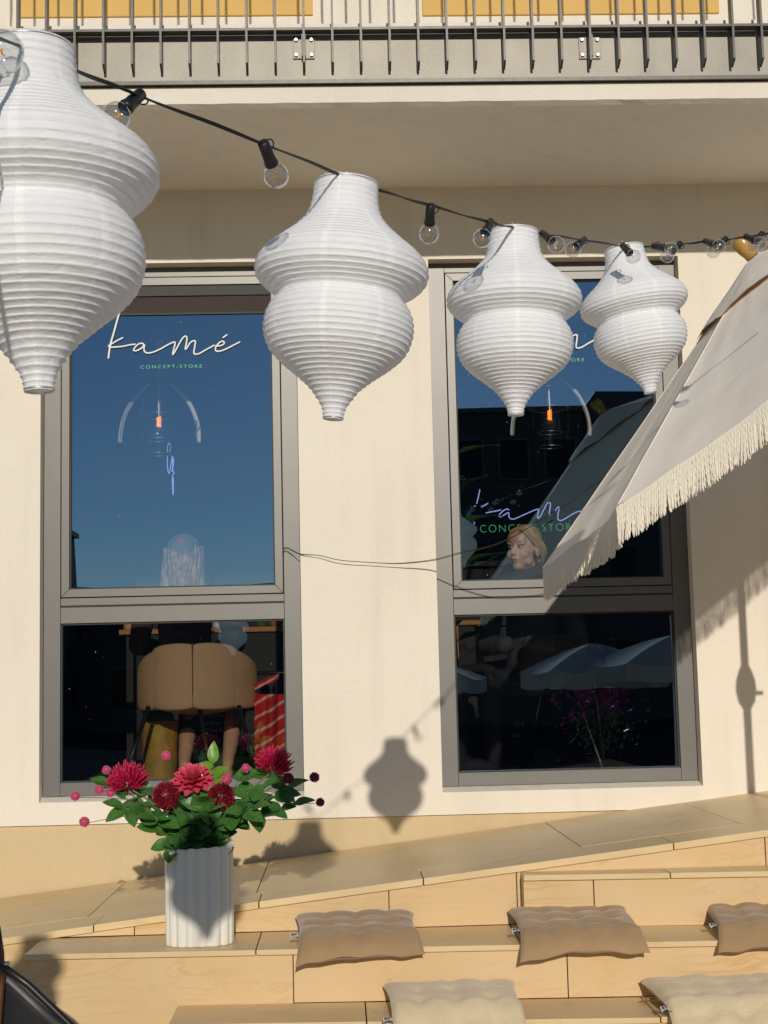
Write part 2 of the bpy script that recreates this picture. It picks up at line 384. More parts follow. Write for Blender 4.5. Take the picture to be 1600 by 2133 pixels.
# ------------------------------------------------------------------ ground
o = MB().grid(lambda u, v_: (-80 + 160 * u, -80 + 160 * v_, -1.5), 4, 4).build('ground', 'paving'); struct(o)
mat('asphalt', (.05, .05, .05), .95, spec=0.0, var=.3, vscale=3)
struct(MB().box(-80, 80, -80, -13.5, -1.55, -1.494).build('road', 'asphalt'))

# ------------------------------------------------------------------ building
WIN = [(-1.401, -.176), (.468, 1.692)]; ZB, ZT = -.517, 2.04
XL, XR = -5.0, 6.0
bld = thing('building', 'cream rendered shop front with two tall grey windows under a balcony', 'building', (0, 0, -1.5))
SOF = 2.402; TH = .28
def wall_with_holes(holes, x0, x1, z0, z1, y0, y1, step=.25):
    b = MB(); xs = sorted({x0, x1, *[h for r in holes for h in r[:2]]}); zs = sorted({z0, z1, *[h for r in holes for h in r[2:]]})
    for i in range(len(xs) - 1):
        for j in range(len(zs) - 1):
            cxm = (xs[i] + xs[i + 1]) / 2; czm = (zs[j] + zs[j + 1]) / 2
            if any(r[0] < cxm < r[1] and r[2] < czm < r[3] for r in holes): continue
            a, c_, d, e = xs[i], xs[i + 1], zs[j], zs[j + 1]
            b.add([(a, y0, d), (c_, y0, d), (c_, y0, e), (a, y0, e)], [(0, 1, 2, 3)]); b.add([(a, y1, d), (a, y1, e), (c_, y1, e), (c_, y1, d)], [(0, 1, 2, 3)])
    for r in holes:
        a, c_, d, e = r
        b.add([(a, y0, d), (a, y1, d), (a, y1, e), (a, y0, e)], [(0, 1, 2, 3)]); b.add([(c_, y0, d), (c_, y0, e), (c_, y1, e), (c_, y1, d)], [(0, 1, 2, 3)])
        b.add([(a, y0, e), (a, y1, e), (c_, y1, e), (c_, y0, e)], [(0, 1, 2, 3)]); b.add([(a, y0, d), (c_, y0, d), (c_, y1, d), (a, y1, d)], [(0, 1, 2, 3)])
    return b
wm = wall_with_holes([(a, c_, ZB, ZT) for a, c_ in WIN], XL, XR, -.619, SOF, 0, TH)
wm.add([(XL, 0, -.619), (XR, 0, -.619), (XR, TH, -.619), (XL, TH, -.619)], [(0, 3, 2, 1)])
wm.build('wall', 'plaster', bld)
MB().box(XL, XR, .014, TH, -1.5, -.622).build('plinth', 'plinth_paint', bld)
for a, c_ in WIN:    # sloping plaster sill
    MB().hexa([(a, .004, ZB - .004), (c_, .004, ZB - .004), (c_, .09, ZB - .003), (a, .09, ZB - .003), (a, .004, ZB + .001), (c_, .004, ZB + .001), (c_, .09, ZB + .022), (a, .09, ZB + .022)]).build('sill', 'plaster', bld)
# upper storey: wall with yellow infill panels
MB().box(XL, XR, 0, TH, SOF + .37, 7.0).build('upper_wall', 'plaster', bld)
for xa, xb, yb in ((35, 652, 37), (880, 1497, 33)):
    A_ = PY(xa, yb, -.0); B_ = PY(xb, yb, -.0)
    zb = (A_.z + B_.z) / 2
    MB().box(A_.x, B_.x, -.02, .05, zb, zb + 1.9).build('shutter_panel', 'yellow_panel', bld, bevel=.004)
    MB().box(A_.x - .03, B_.x + .03, -.012, .04, zb - .05, zb - .002).build('panel_sill', 'plaster', bld, bevel=.004)
# balcony
YF = -1.017
MB().box(XL, XR, YF, 0, SOF, SOF + .365).build('balcony_slab', 'soffit_paint', bld)
fz0 = SOF - .006; fz1 = SOF + .078
fb = MB(); n = 220      # fascia with a slightly ragged drip edge
for i in range(n):
    x0 = XL + (XR - XL) * i / n; x1 = XL + (XR - XL) * (i + 1) / n
    def dr(x): return .0035 * noise.noise(Vector((x * 9, 3, 1))) + .002 * noise.noise(Vector((x * 40, 3, 1)))
    fb.hexa([(x0, YF - .03, fz0 + .012 + dr(x0)), (x1, YF - .03, fz0 + .012 + dr(x1)), (x1, YF - .002, fz0 + dr(x1 + 2)), (x0, YF - .002, fz0 + dr(x0 + 2)), (x0, YF - .03, fz1), (x1, YF - .03, fz1), (x1, YF - .002, fz1), (x0, YF - .002, fz1)])
fb.build('fascia', 'plaster', bld)
zb0 = PY(800, 168, -1.06).z; zb1 = PY(800, 60, -1.06).z
MB().box(XL, XR, -1.06, YF - .002, zb0, zb1).build('edge_beam', 'galvanised', bld, bevel=.002)
MB().box(XL, XR, -1.072, -1.0605, zb0 - .012, zb0 + .004).build('beam_flange', 'steel_bar', bld)
YB = -1.125       # plane of the railing
zr0 = PY(800, 60, YB).z; zr1 = PY(800, 51, YB).z
rail = MB().box(XL, XR, YB + .004, YB + .05, zr0, zr0 + .012).build('railing', 'steel_bar', bld, bevel=.001)
zt = PY(800, 137, YB).z
barx = [PY(633 + 59.7 * k, 90, YB).x for k in range(-14, 22)]
zz = zt - 2
barmesh = MB().hexa([(-.005, .012, 0.0), (.005, .012, 0.0), (.005, .045, .030), (-.005, .045, .030), (-.005, -.006, 1.25), (.005, -.006, 1.25), (.005, .045, 1.25), (-.005, .045, 1.25)])
barmesh = MB().add([(-.0045, 0, .022), (.0045, 0, .022), (.0045, .046, 0), (-.0045, .046, 0), (-.0045, 0, 1.25), (.0045, 0, 1.25), (.0045, .046, 1.25), (-.0045, .046, 1.25)], [(0, 3, 2, 1), (4, 5, 6, 7), (0, 1, 5, 4), (1, 2, 6, 5), (2, 3, 7, 6), (3, 0, 4, 7)]).mesh('baluster')
for x in barx:
    o = child_local('baluster', barmesh, 'steel_bar', rail, Matrix.Translation((x, YB - .003, zt - .004)), smooth=False)
MB().box(XL, XR, YB - .012, YB + .055, zt + 1.25, zt + 1.275).build('handrail', 'steel_bar', rail)
boltm = MB().lathe([(.0078, 0), (.0078, .008), (.006, .0105), (.0, .0105)], 6).mesh('bolt')
for px in (633, 1228):
    c_ = PY(px, 101, -1.062)
    hx, hz = .045, .047
    pl = MB().box(c_.x - hx, c_.x + hx, -1.068, -1.0602, c_.z - hz, c_.z + hz).build('bracket_plate', 'galvanised', bld, bevel=.0015)
    MB().box(c_.x - .0085, c_.x + .0085, -1.10, -1.0682, c_.z - hz, c_.z + hz).build('bracket_fin', 'steel_bar', pl)
    for sx_ in (-1, 1):
        for sz_ in (-1, 1):
            child_local('bolt', boltm, 'bolt', pl, Matrix.Translation((c_.x + sx_ * .032, -1.068, c_.z + sz_ * .033)) @ Matrix.Rotation(PI / 2, 4, 'X') @ Matrix.Rotation(random.random(), 4, 'Z'), smooth=False)
# windows
YW = .075
def rect_frame(b, x0, x1, z0, z1, t, y0, y1, tl=None, tt=None, tb=None):
    tl = tl or t; tt = tt or t; tb = tb or t
    b.box(x0, x0 + tl, y0, y1, z0, z1); b.box(x1 - tl, x1, y0, y1, z0, z1)
    b.box(x0 + tl + .0004, x1 - tl - .0004, y0 + .0006, y1 - .001, z0, z0 + tb); b.box(x0 + tl + .0004, x1 - tl - .0004, y0 + .0006, y1 - .001, z1 - tt, z1)
def mitre(b, x0, x1, z0, z1, t, y0, y1):
    o_ = [(x0, z0), (x1, z0), (x1, z1), (x0, z1)]; i_ = [(x0 + t, z0 + t), (x1 - t, z0 + t), (x1 - t, z1 - t), (x0 + t, z1 - t)]
    g = .0005
    for k in range(4):
        k2 = (k + 1) % 4; A_, B_, C_, D_ = o_[k], o_[k2], i_[k2], i_[k]
        dx, dz = B_[0] - A_[0], B_[1] - A_[1]; l = math.hypot(dx, dz); ux, uz = dx / l * g, dz / l * g
        q = [(A_[0] + ux, A_[1] + uz), (B_[0] - ux, B_[1] - uz), (C_[0] - ux, C_[1] - uz), (D_[0] + ux, D_[1] + uz)]
        b.hexa([(p[0], y1, p[1]) for p in q][::-1] + [(p[0], y0, p[1]) for p in q][::-1])
PANES = []
for wi, (a, c_) in enumerate(WIN):
    z0, z1 = ZB + .022, ZT - .002; x0, x1 = a + .003, c_ - .003
    zl1 = .312; zu0 = .392                     # lower glass top, gap line
    b = MB(); rect_frame(b, x0, x1, z0, z1, .079, YW, YW + .08, tt=.046, tb=.062)
    b.box(x0 + .0796, x1 - .0796, YW + .002, YW + .078, zl1, zu0 - .004); b.box(x0 + .0796, x1 - .0796, YW + .004, YW + .078, zu0 + .004, zu0 + .04)
    fr_ = b.build('window_frame', 'frame', bld, bevel=.0015)
    MB().box(x0 + .0798, x1 - .0798, YW + .010, YW + .070, zu0 - .0036, zu0 + .0036).build('drip_groove', 'gasket', fr_)
    # opening sash above
    sx0, sx1, sz0, sz1 = x0 + .083, x1 - .083, zu0 + .044, z1 - .050
    sb = MB(); mitre(sb, sx0, sx1, sz0, sz1, .038, YW - .004, YW + .06)
    sa = sb.build('sash', 'frame', fr_, bevel=.0012, fix=False)
    MB().box(sx0 - .0035, sx1 + .0035, YW + .02, YW + .06, sz0 - .0035, sz1 + .0035).v
    g = MB(); rect_frame(g, sx0 + .0385, sx1 - .0385, sz0 + .0385, sz1 - .0385, .006, YW + .012, YW + .03); g.build('gasket', 'gasket', fr_)
    gu = (sx0 + .0392, sx1 - .0392, sz0 + .0392, sz1 - .0392); YG = YW + .022
    # a single sheet, minutely bowed as real panes are
    def pane(q, nm):
        ph = random.random() * 9
        def fn(u, v_):
            return (q[0] + (q[1] - q[0]) * u, YG + .0007 * math.sin(PI * u) * math.sin(PI * v_), q[2] + (q[3] - q[2]) * v_)
        return MB().grid(fn, 24, 32).build(nm, 'pane_glass', fr_, smooth=True)
    pane(gu, 'upper_pane'); gl = (x0 + .0796, x1 - .0796, z0 + .0622, zl1 - .0005)
    g = MB(); rect_frame(g, gl[0], gl[1], gl[2], gl[3], .007, YW + .012, YW + .03); g.build('gasket', 'gasket', fr_)
    pane(gl, 'lower_pane'); PANES.append((gu, gl))
    db = MB()                                   # specks of dust and dried drops on the glass
    for i in range(58):
        q = gu if i < 44 else gl; x_ = random.uniform(q[0] + .01, q[1] - .01); z_ = random.uniform(q[2] + .01, q[3] - .01); r_ = random.choice((.0006, .0007, .0009, .0013)); e_ = random.uniform(1, 2.2)
        db.add([(x_ + r_ * math.cos(k * PI / 3), YG - .0015, z_ + r_ * e_ * math.sin(k * PI / 3)) for k in range(6)], [(0, 1, 2, 3, 4, 5)])
    stuff(db.build('dust_specks', 'dust', fr_))
YGL = YW + .022
# ------------------------------------------------------------------ ramp and steps in stone
def yf1(x): return -1.675 - .055 * x
def yf2(x): return -1.959 - .0726 * x
def yf0(x): return -1.333 - .08 * x
XE = 3.2; Z1 = -.914; Z2 = -1.099; Z0 = -.721; YR = -1.294
def slab(name, parent, xa, xb, yb, yf, zt_, th, mt, g=.002):
    """tread or paving slab; yb/yf/zt_ are functions of x"""
    xa, xb = xa + g, xb - g
    p = [(xa, yf(xa), zt_(xa) - th), (xb, yf(xb), zt_(xb) - th), (xb, yb(xb), zt_(xb) - th), (xa, yb(xa), zt_(xa) - th), (xa, yf(xa), zt_(xa)), (xb, yf(xb), zt_(xb)), (xb, yb(xb), zt_(xb)), (xa, yb(xa), zt_(xa))]
    dz = random.uniform(-.0012, .0008); p = [(x, y, z + dz) for x, y, z in p]
    return MB().hexa(p).build(name, mt, parent, bevel=.0022)
def panel(name, parent, xa, xb, y, zl, zh, mt='sandstone', t=.018, g=.0018):
    xa, xb = xa + g, xb - g; dy = random.uniform(-.0012, .0012)
    p = [(xa, y(xa) + dy, zl(xa)), (xb, y(xb) + dy, zl(xb)), (xb, y(xb) + t, zl(xb)), (xa, y(xa) + t, zl(xa)), (xa, y(xa) + dy, zh(xa)), (xb, y(xb) + dy, zh(xb)), (xb, y(xb) + t, zh(xb)), (xa, y(xa) + t, zh(xa))]
    return MB().hexa(p).build(name, mt, parent, bevel=.0012)
K = lambda c_: (lambda x: c_)
XA = -4.0
# ramp
p = [(XA, YR + .02, -1.5), (XE, YR + .02, -1.5), (XE, .01, -1.5), (XA, .01, -1.5), (XA, YR + .02, ramp_z(XA) - .03), (XE, YR + .02, ramp_z(XE) - .03), (XE, .01, ramp_z(XE) - .03), (XA, .01, ramp_z(XA) - .03)]
ramp = struct(MB().hexa(p).build('ramp', 'joint'))
YM = -1.045
fj = [XA, -2.6, -1.75] + [PR(*q).x for q in ((200, 1922), (540, 1876), (882, 1830), (1401, 1755))] + [2.1, XE]
bj = [XA, -2.9, -1.9] + [PR(*q).x for q in ((247, 1850), (553, 1812), (1201, 1757), (1500, 1700))] + [2.35, XE]
for i in range(len(fj) - 1): slab('paving_slab', ramp, fj[i], fj[i + 1], K(YM - .002), K(YR - .012), ramp_z, .026, 'tread_stone')
for i in range(len(bj) - 1): slab('paving_slab', ramp, bj[i], bj[i + 1], K(.0), K(YM + .002), ramp_z, .026, 'tread_stone')
SL = -1.124
pj = [XA, -2.5, SL] + [PY(x, 1950, YR).x for x in (280, 812, 1080)] + [PY(1595, 1780, YR).x, 2.6, XE]
for i in range(len(pj) - 1):
    low = -1.5 if pj[i + 1] <= SL + .01 else Z1 + .001
    panel('riser_panel', ramp, pj[i], pj[i + 1], K(YR), K(low), lambda x: ramp_z(x) - .0275)
# block step at the right
XB0 = .664
b0 = struct(MB().hexa([(XB0 + .004, yf0(XB0) + .03, -1.5), (XE, yf0(XE) + .03, -1.5), (XE, YR - .001, -1.5), (XB0 + .004, YR - .001, -1.5), (XB0 + .004, yf0(XB0) + .03, Z0 - .024), (XE, yf0(XE) + .03, Z0 - .024), (XE, YR - .001, Z0 - .024), (XB0 + .004, YR - .001, Z0 - .024)]).build('step', 'joint'))
jx = [XB0, PY(1397, 1820, -1.44).x, 2.3, XE]
for i in range(3): slab('tread_slab', b0, jx[i], jx[i + 1], K(YR - .002), lambda x: yf0(x) - .006, K(Z0), .020, 'tread_stone')
jx = [XB0, PY(1240, 1880, -1.42).x, 1.95, XE]
for i in range(3): panel('riser_panel', b0, jx[i], jx[i + 1], lambda x: yf0(x) + .008, K(Z1 + .001), K(Z0 - .0215))
panel('side_panel', b0, XB0 + .0, XB0 + .02, lambda x: yf0(x) + .030, K(Z1 + .001), K(Z0 - .0215), t=.05)
# main seat step
s1 = struct(MB().hexa([(SL + .02, yf1(SL) + .03, -1.5), (XE, yf1(XE) + .03, -1.5), (XE, YR - .001, -1.5), (SL + .02, YR - .001, -1.5), (SL + .02, yf1(SL) + .03, Z1 - .022), (XE, yf1(XE) + .03, Z1 - .022), (XE, YR - .001, Z1 - .022), (SL + .02, YR - .001, Z1 - .022)]).build('step', 'joint'))
jx = [SL, PZ(538, 1962, Z1).x, .62, 1.75, XE]
for i in range(4): slab('tread_slab', s1, jx[i], jx[i + 1], K(YR - .002), lambda x: yf1(x) - .006, K(Z1), .019, 'tread_stone')
jx = [SL, PY(611, 2040, -1.67).x, PY(1183, 2040, -1.71).x, 1.8, XE]
for i in range(4): panel('riser_panel', s1, jx[i], jx[i + 1], lambda x: yf1(x) + .008, K((Z2 if i else -1.5) + .001), K(Z1 - .0205))
MB().box(SL + .002, SL + .018, yf1(SL) + .012, YR - .004, -1.5, Z1 - .0205).build('side_panel', 'sandstone', s1)
# lower step
XS2 = -.588
s2 = struct(MB().hexa([(XS2 + .02, yf2(XS2) + .03, -1.5), (XE, yf2(XE) + .03, -1.5), (XE, yf1(XE) + .005, -1.5), (XS2 + .02, yf1(XS2) + .005, -1.5), (XS2 + .02, yf2(XS2) + .03, Z2 - .022), (XE, yf2(XE) + .03, Z2 - .022), (XE, yf1(XE) + .005, Z2 - .022), (XS2 + .02, yf1(XS2) + .005, Z2 - .022)]).build('step', 'joint'))
jx = [XS2, PZ(762, 2105, Z2).x, PZ(1358, 2100, Z2).x, 2.0, XE]
for i in range(4): slab('tread_slab', s2, jx[i], jx[i + 1], lambda x: yf1(x) + .006, lambda x: yf2(x) - .006, K(Z2), .019, 'tread_stone')
jx = [XS2, .3, 1.3, XE]
for i in range(3): panel('riser_panel', s2, jx[i], jx[i + 1], lambda x: yf2(x) + .008, K(-1.499), K(Z2 - .0205))
MB().box(XS2 + .002, XS2 + .018, yf2(XS2) + .012, yf1(XS2) - .0, -1.5, Z2 - .0205).build('side_panel', 'sandstone', s2)

# ------------------------------------------------------------------ paper lanterns
PROF = [(110, 258), (300, 280), (400, 315), (500, 398), (600, 510), (700, 628), (780, 686), (850, 700), (905, 690), (960, 648), (1005, 590), (1050, 530), (1085, 512), (1120, 545), (1200, 588), (1300, 605), (1400, 592), (1500, 548), (1600, 450), (1700, 322), (1800, 208), (1900, 134), (1965, 98), (2045, 80)]
LS = .30 / 1400
PR_ = [((2045 - y) * LS, r * LS) for y, r in PROF][::-1]      # (height, radius) upwards
LH = PR_[-1][0]
def prof_r(z):
    for i in range(len(PR_) - 1):
        if PR_[i][0] <= z <= PR_[i + 1][0]:
            z0, r0 = PR_[i]; z1, r1 = PR_[i + 1]; t = (z - z0) / (z1 - z0)
            rm = PR_[max(i - 1, 0)]; rp = PR_[min(i + 2, len(PR_) - 1)]
            m0 = (r1 - rm[1]) / (z1 - rm[0] + 1e-9) * (z1 - z0); m1 = (rp[1] - r0) / (rp[0] - z0 + 1e-9) * (z1 - z0)
            return (2 * t ** 3 - 3 * t * t + 1) * r0 + (t ** 3 - 2 * t * t + t) * m0 + (-2 * t ** 3 + 3 * t * t) * r1 + (t ** 3 - t * t) * m1
    return PR_[-1][1]
def lantern_mesh(seed):
    rg = random.Random(seed); rows = []; zs = [0.0]
    # ribs follow the profile by arc length
    fine = [(LH * i / 600, prof_r(LH * i / 600)) for i in range(601)]
    acc = [0.0]
    for i in range(600): acc.append(acc[-1] + math.hypot(fine[i + 1][0] - fine[i][0], fine[i + 1][1] - fine[i][1]))
    tot = acc[-1]; nr = 47
    def at_s(s):
        lo = 0
        while lo < 599 and acc[lo + 1] < s: lo += 1
        t = (s - acc[lo]) / (acc[lo + 1] - acc[lo] + 1e-12)
        return fine[lo][0] * (1 - t) + fine[lo + 1][0] * t, fine[lo][1] * (1 - t) + fine[lo + 1][1] * t
    marks = [0, .004, .010]; s = .018
    while s < tot - .016: marks.append(s); s += tot / nr * rg.uniform(.90, 1.10)
    marks += [tot - .012, tot - .004, tot]
    n = 72; b = MB(); rad = []
    tilt = [(rg.uniform(-1, 1) * .0005, rg.uniform(0, 2 * PI)) for _ in marks]
    for k in range(len(marks) - 1):
        for q in range(6):
            t = (0, .12, .32, .5, .68, .88)[q]; s = marks[k] * (1 - t) + marks[k + 1] * t; z, r = at_s(s)
            sag = math.sin(PI * t) ** .5
            amp = min(.0022, (marks[k + 1] - marks[k]) * .21)
            ta, tp = tilt[k]; tb, tq = tilt[k + 1]
            rows.append((z, r, sag * amp, k, t, ta, tp, tb, tq))
    z, r = at_s(tot); rows.append((z, r, 0, len(marks) - 2, 1.0, *tilt[-2], *tilt[-1]))
    vs = []
    for (z, r, sg, k, t, ta, tp, tb, tq) in rows:
        for j in range(n):
            a = 2 * PI * j / n
            dz = (ta * math.sin(a + tp)) * (1 - t) + (tb * math.sin(a + tq)) * t
            # between the wires the paper hangs in, with small creases
            cr = noise.noise(Vector((math.cos(a) * 3 + seed, math.sin(a) * 3, z * 18))) * .5 + noise.noise(Vector((math.cos(a) * 9 + seed, math.sin(a) * 9, k * 1.7))) * .5
            rr = r - sg * (1 + .55 * cr) + .0012 * noise.noise(Vector((math.cos(a) * 1.5, math.sin(a) * 1.5 + seed, z * 7)))
            vs.append((rr * math.cos(a), rr * math.sin(a), z - LH + dz))
    k = len(rows)
    fs = [(i * n + j, i * n + (j + 1) % n, (i + 1) * n + (j + 1) % n, (i + 1) * n + j) for i in range(k - 1) for j in range(n)]
    return b.add(vs, fs).mesh('paper_shade')
def lantern(top, bot, label, seed, spin):
    T, B = Vector(top), Vector(bot); M_ = (T + B) / 2
    ax = Vector((T.x - B.x, 0, T.z - B.z)).normalized()
    t0 = M_ + ax * LH / 2
    root = thing('paper_lantern', label, 'lantern', t0, 'white paper lanterns hanging on the string of bulbs')
    R = Vector((0, 0, 1)).rotation_difference(ax).to_matrix().to_4x4() @ Matrix.Rotation(spin, 4, 'Z')
    Mx = Matrix.Translation(t0) @ R
    child_local('paper_shade', lantern_mesh(seed), 'paper', root, Mx)
    rt = prof_r(LH); w_ = MB(); w_.tube([(rt * math.cos(a * PI / 16), rt * math.sin(a * PI / 16), -.003) for a in range(33)], .0011, 6)
    child_local('wire_ring', w_.mesh('wire_ring'), 'wire', root, Mx)
    rb = prof_r(0); w_ = MB(); w_.tube([(rb * math.cos(a * PI / 16), rb * math.sin(a * PI / 16), -LH + .002) for a in range(33)], .0009, 6)
    child_local('wire_ring', w_.mesh('wire_ring'), 'wire', root, Mx)
    w_ = MB(); w_.tube([(-rt, 0, -.003), (-rt * .4, 0, .006), (0, 0, .012), (rt * .4, 0, .006), (rt, 0, -.003)], .0009, 6); w_.tube([(0, 0, -.38), (0, 0, .012)], .0008, 6)
    w_.tube([(0, 0, .012), (.002, 0, .02), (0, 0, .026)], .0008, 6)
    child_local('hanger_wire', w_.mesh('hanger_wire'), 'wire', root, Mx)
    return root
LD = [((47, 85), (91, 823), FPX * .30 / 533, 'largest and nearest white paper lantern, cut off by the left edge of the picture'),
      ((722, 371), (694, 880), FPX * .30 / 365, 'white double-bellied paper lantern hanging in front of the pillar between the windows'),
      ((1072, 475), (1072, 870), FPX * .30 / 283, 'white paper lantern over the left half of the right window'),
      ((1302, 510), (1352, 825), FPX * .30 / 226, 'smallest white paper lantern, nearest the fringed parasol')]
for i, (t_, b_, d, lab) in enumerate(LD):
    lantern(PD(*t_, d), PD(*b_, d), lab, 3 + i * 5, (.12, 2.2, 3.9, 1.05)[i])
sc_ = PY(44, 2050, -1.61); c0 = Vector((sc_.x + .0404 * 4.4, -6.01, sc_.z + .336 * 4.4))
lantern(c0 + Vector((0, 0, LH / 2)), c0 - Vector((0, 0, LH / 2)), 'white paper lantern outside the view at left, shown only by its shadow', 40, .5)

# ------------------------------------------------------------------ string of bulbs
stg = thing('string_lights', 'black cord of clear globe bulbs slanting across the shop front', 'string lights', PD(800, 400, 2.6))
CP = [(-330, -60, 1.05), (-120, 28, 1.33), (47, 100, 1.68), (145, 141, 1.82), (300, 203, 2.0), (548, 299, 2.22), (722, 369, 2.50), (800, 399, 2.62), (897, 428, 2.80), (1020, 463, 3.02), (1072, 475, 3.2), (1130, 487, 3.36), (1215, 500, 3.62), (1298, 512, 3.98), (1362, 513, 4.05), (1417, 509, 4.08), (1470, 503, 4.12), (1512, 499, 4.16), (1553, 494, 4.22), (1588, 488, 4.28), (1700, 468, 4.4)]
pts = [PD(x, y, d) for x, y, d in CP]
cb = MB(); path = smoothpath(pts, 8)
for ph in (0, PI):
    cb.tube([p + UP * (.0014 * math.cos(ph + i * .35)) + RT * (.0014 * math.sin(ph + i * .35)) + Vector((0, 0, .0008 * math.sin(i * .9))) for i, p in enumerate(path)], .0017, 6)
cb.build('cord', 'black_cord', stg, smooth=True)
bulbm = MB().lathe([(.0075, .0), (.0085, -.004), (.0105, -.0065)] + [(.0198 * math.sin(t), -.0235 - .0198 * -math.cos(t) * -1) for t in [math.radians(a) for a in range(148, 179, 6)]][:0] + [(.0198 * math.sin(math.radians(a)), -.0240 + .0198 * math.cos(math.radians(a))) for a in range(34, 181, 8)] + [(.0002, -.0438)], 24).mesh('bulb')
baseb = MB().lathe([(.0062, .004), (.0070, 0), (.0070, -.004)], 14).mesh('bulb_base')
filb = MB().tube([(.0022 * math.cos(t * 1.3), .0022 * math.sin(t * 1.3), -.014 - .0017 * t) for t in range(9)], .0009, 5).mesh('filament')
sock = MB().lathe([(.0060, .040), (.0088, .039), (.0092, .022), (.0096, .021), (.0098, .006), (.0112, .003), (.0114, -.003), (.0104, -.004)], 14, cap0=True).mesh('socket')
clip = MB().tube([(.008 + .0075 * math.sin(a * PI / 8), 0, .030 + .0085 * math.cos(a * PI / 8)) for a in range(-1, 10)], .0012, 6).mesh('clip')
BD = [((-62, 84), (4, 108), 1.632, 1), ((293, 196), (254, 258), 2.0, -1), ((548, 297), (571, 352), 2.22, 1), ((730, 370), (692, 362), 2.58, 1), ((897, 427), (895, 479), 2.80, 1), ((1022, 462), (1002, 504), 3.02, -1),
      ((1130, 486), (1154, 517), 3.36, -1), ((1217, 499), (1189, 526), 3.62, -1), ((1297, 511), (1313, 541), 3.88, -1), ((1361, 512), (1391, 525), 4.05, -1), ((1418, 507), (1397, 527), 4.08, 1), ((1469, 502), (1489, 520), 4.12, -1), ((1513, 497), (1494, 517), 4.16, 1), ((1553, 492), (1575, 513), 4.22, -1), ((1588, 486), (1577, 506), 4.28, 1)]
extra = [((-210, -20), (-190, 40), 1.2, 1), ((420, 250), (0, 0), 0, 0)]
for k, (a, c_, d, sg) in enumerate(BD):
    A_ = PD(*a, d); C_ = PD(*c_, d); v_ = C_ - A_; l = v_.length; Lb = .062
    if l < Lb: v_ = v_ + FW * (sg * math.sqrt(Lb * Lb - l * l))
    dn = v_.normalized()
    R = Vector((0, 0, -1)).rotation_difference(dn).to_matrix().to_4x4() @ Matrix.Rotation(random.random() * .8 - .4, 4, 'Z')
    gs = 1.27 if k == 0 else 1.0
    cc = (C_ if k == 0 else A_ + dn * .062)        # centre of the glass
    O = cc - dn * .024 * gs
    Mx = Matrix.Translation(O) @ R @ Matrix.Scale(gs, 4)
    so = child_local('socket', sock, 'black_plastic', stg, Mx)
    child_local('clip', clip, 'black_plastic', so, Mx)
    child_local('bulb', bulbm, 'bulb_glass', so, Mx); child_local('bulb_base', baseb, 'wire', so, Mx); child_local('filament', filb, 'filament', so, Mx)

# ------------------------------------------------------------------ fringed parasol
PA = Vector((1.616, -1.516, 1.573)); PN = Vector((.582, -.028, -.813)).normalized()
TIPS = [Vector(t) for t in ((.807, -1.194, .433), (.912, -2.226, .544), (1.582, -2.849, 1.046), (2.424, -2.699, 1.644), (2.945, -1.863, 1.988), (2.839, -.831, 1.877), (2.17, -.207, 1.376), (1.328, -.358, .778))]
PJ = Vector((1.981, -1.533, 1.064))
par = thing('parasol', 'tilted cream parasol with a corded fringe at the right edge', 'parasol', (PJ.x, PJ.y, Z0))
def canopy_pt(k, u, t, lift=0.0):
    A_, B_ = TIPS[k], TIPS[(k + 1) % 8]
    rim = A_.lerp(B_, u); p = PA.lerp(rim, t)
    sagm = math.sin(PI * u) * t
    inw = (PA.lerp((TIPS[0] + TIPS[4]) / 2, t) - p)
    inw = inw - PN * inw.dot(PN)
    q = p + inw * (.055 * sagm * t) + PN * (.014 * sagm)
    # rim scallops in slightly, cloth ripples along the radius
    q += PN * (.006 * noise.noise(Vector((k * 3.1 + u * 3.0, t * 2.2, .5))) * t + .009 * noise.noise(Vector((k * 2.3 + u * 7, t * .9, 4.5))) * t + .005 * noise.noise(Vector((k + u * 3, t * 6, 9.5))) * t) - PN * lift
    return q
for k in range(8):
    pn_ = MB().grid(lambda u, v_: canopy_pt(k, u, .16 + .84 * v_), 18, 26).build('canopy_panel', 'canopy', par, smooth=True)
    hem = MB(); hem.tube([canopy_pt(k, i / 24, .998) for i in range(25)], .004, 6); hem.build('hem_braid', 'fringe', pn_, smooth=True)
    sm = MB(); sm.tube([canopy_pt(k, 0.0, .18 + .82 * i / 12, .0012) for i in range(13)], .0013, 5); sm.build('seam', 'canopy', pn_, smooth=True)
    MB().tube([canopy_pt(k, 0.0, i / 8) + PN * .012 for i in range(1, 9)], .0055, 6).build('rib', 'pole_white', par)
# vent cap over the crown, its skirt lifting between the ribs
def cap_pt(a, t):
    k = int(a * 8) % 8; u = a * 8 - int(a * 8)
    p = canopy_pt(k, u, .03 + .235 * t, .007 + .020 * math.sin(PI * u) ** .8 * t + .012 * (1 - t))
    return p + wob((a * 11, t * 2, 3), 1.5, .006 * t)
MB().grid(lambda u, v_: cap_pt(u % 1.0, v_), 80, 8, wrapu=True).build('vent_cap', 'canopy', par, smooth=True)
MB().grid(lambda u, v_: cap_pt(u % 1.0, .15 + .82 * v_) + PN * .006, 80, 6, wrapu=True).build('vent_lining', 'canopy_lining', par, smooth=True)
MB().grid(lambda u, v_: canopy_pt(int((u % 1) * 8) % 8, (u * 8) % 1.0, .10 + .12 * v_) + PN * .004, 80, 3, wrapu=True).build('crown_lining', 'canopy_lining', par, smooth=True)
Rn = Vector((0, 0, 1)).rotation_difference(-PN).to_matrix().to_4x4()
fin = MB().lathe([(.001, .088), (.026, .088), (.033, .083), (.036, .070), (.034, .045), (.027, .018), (.026, .0)], 20).mesh('finial')
child_local('finial', fin, 'varnished_wood', par, Matrix.Translation(PA - PN * .01) @ Rn)
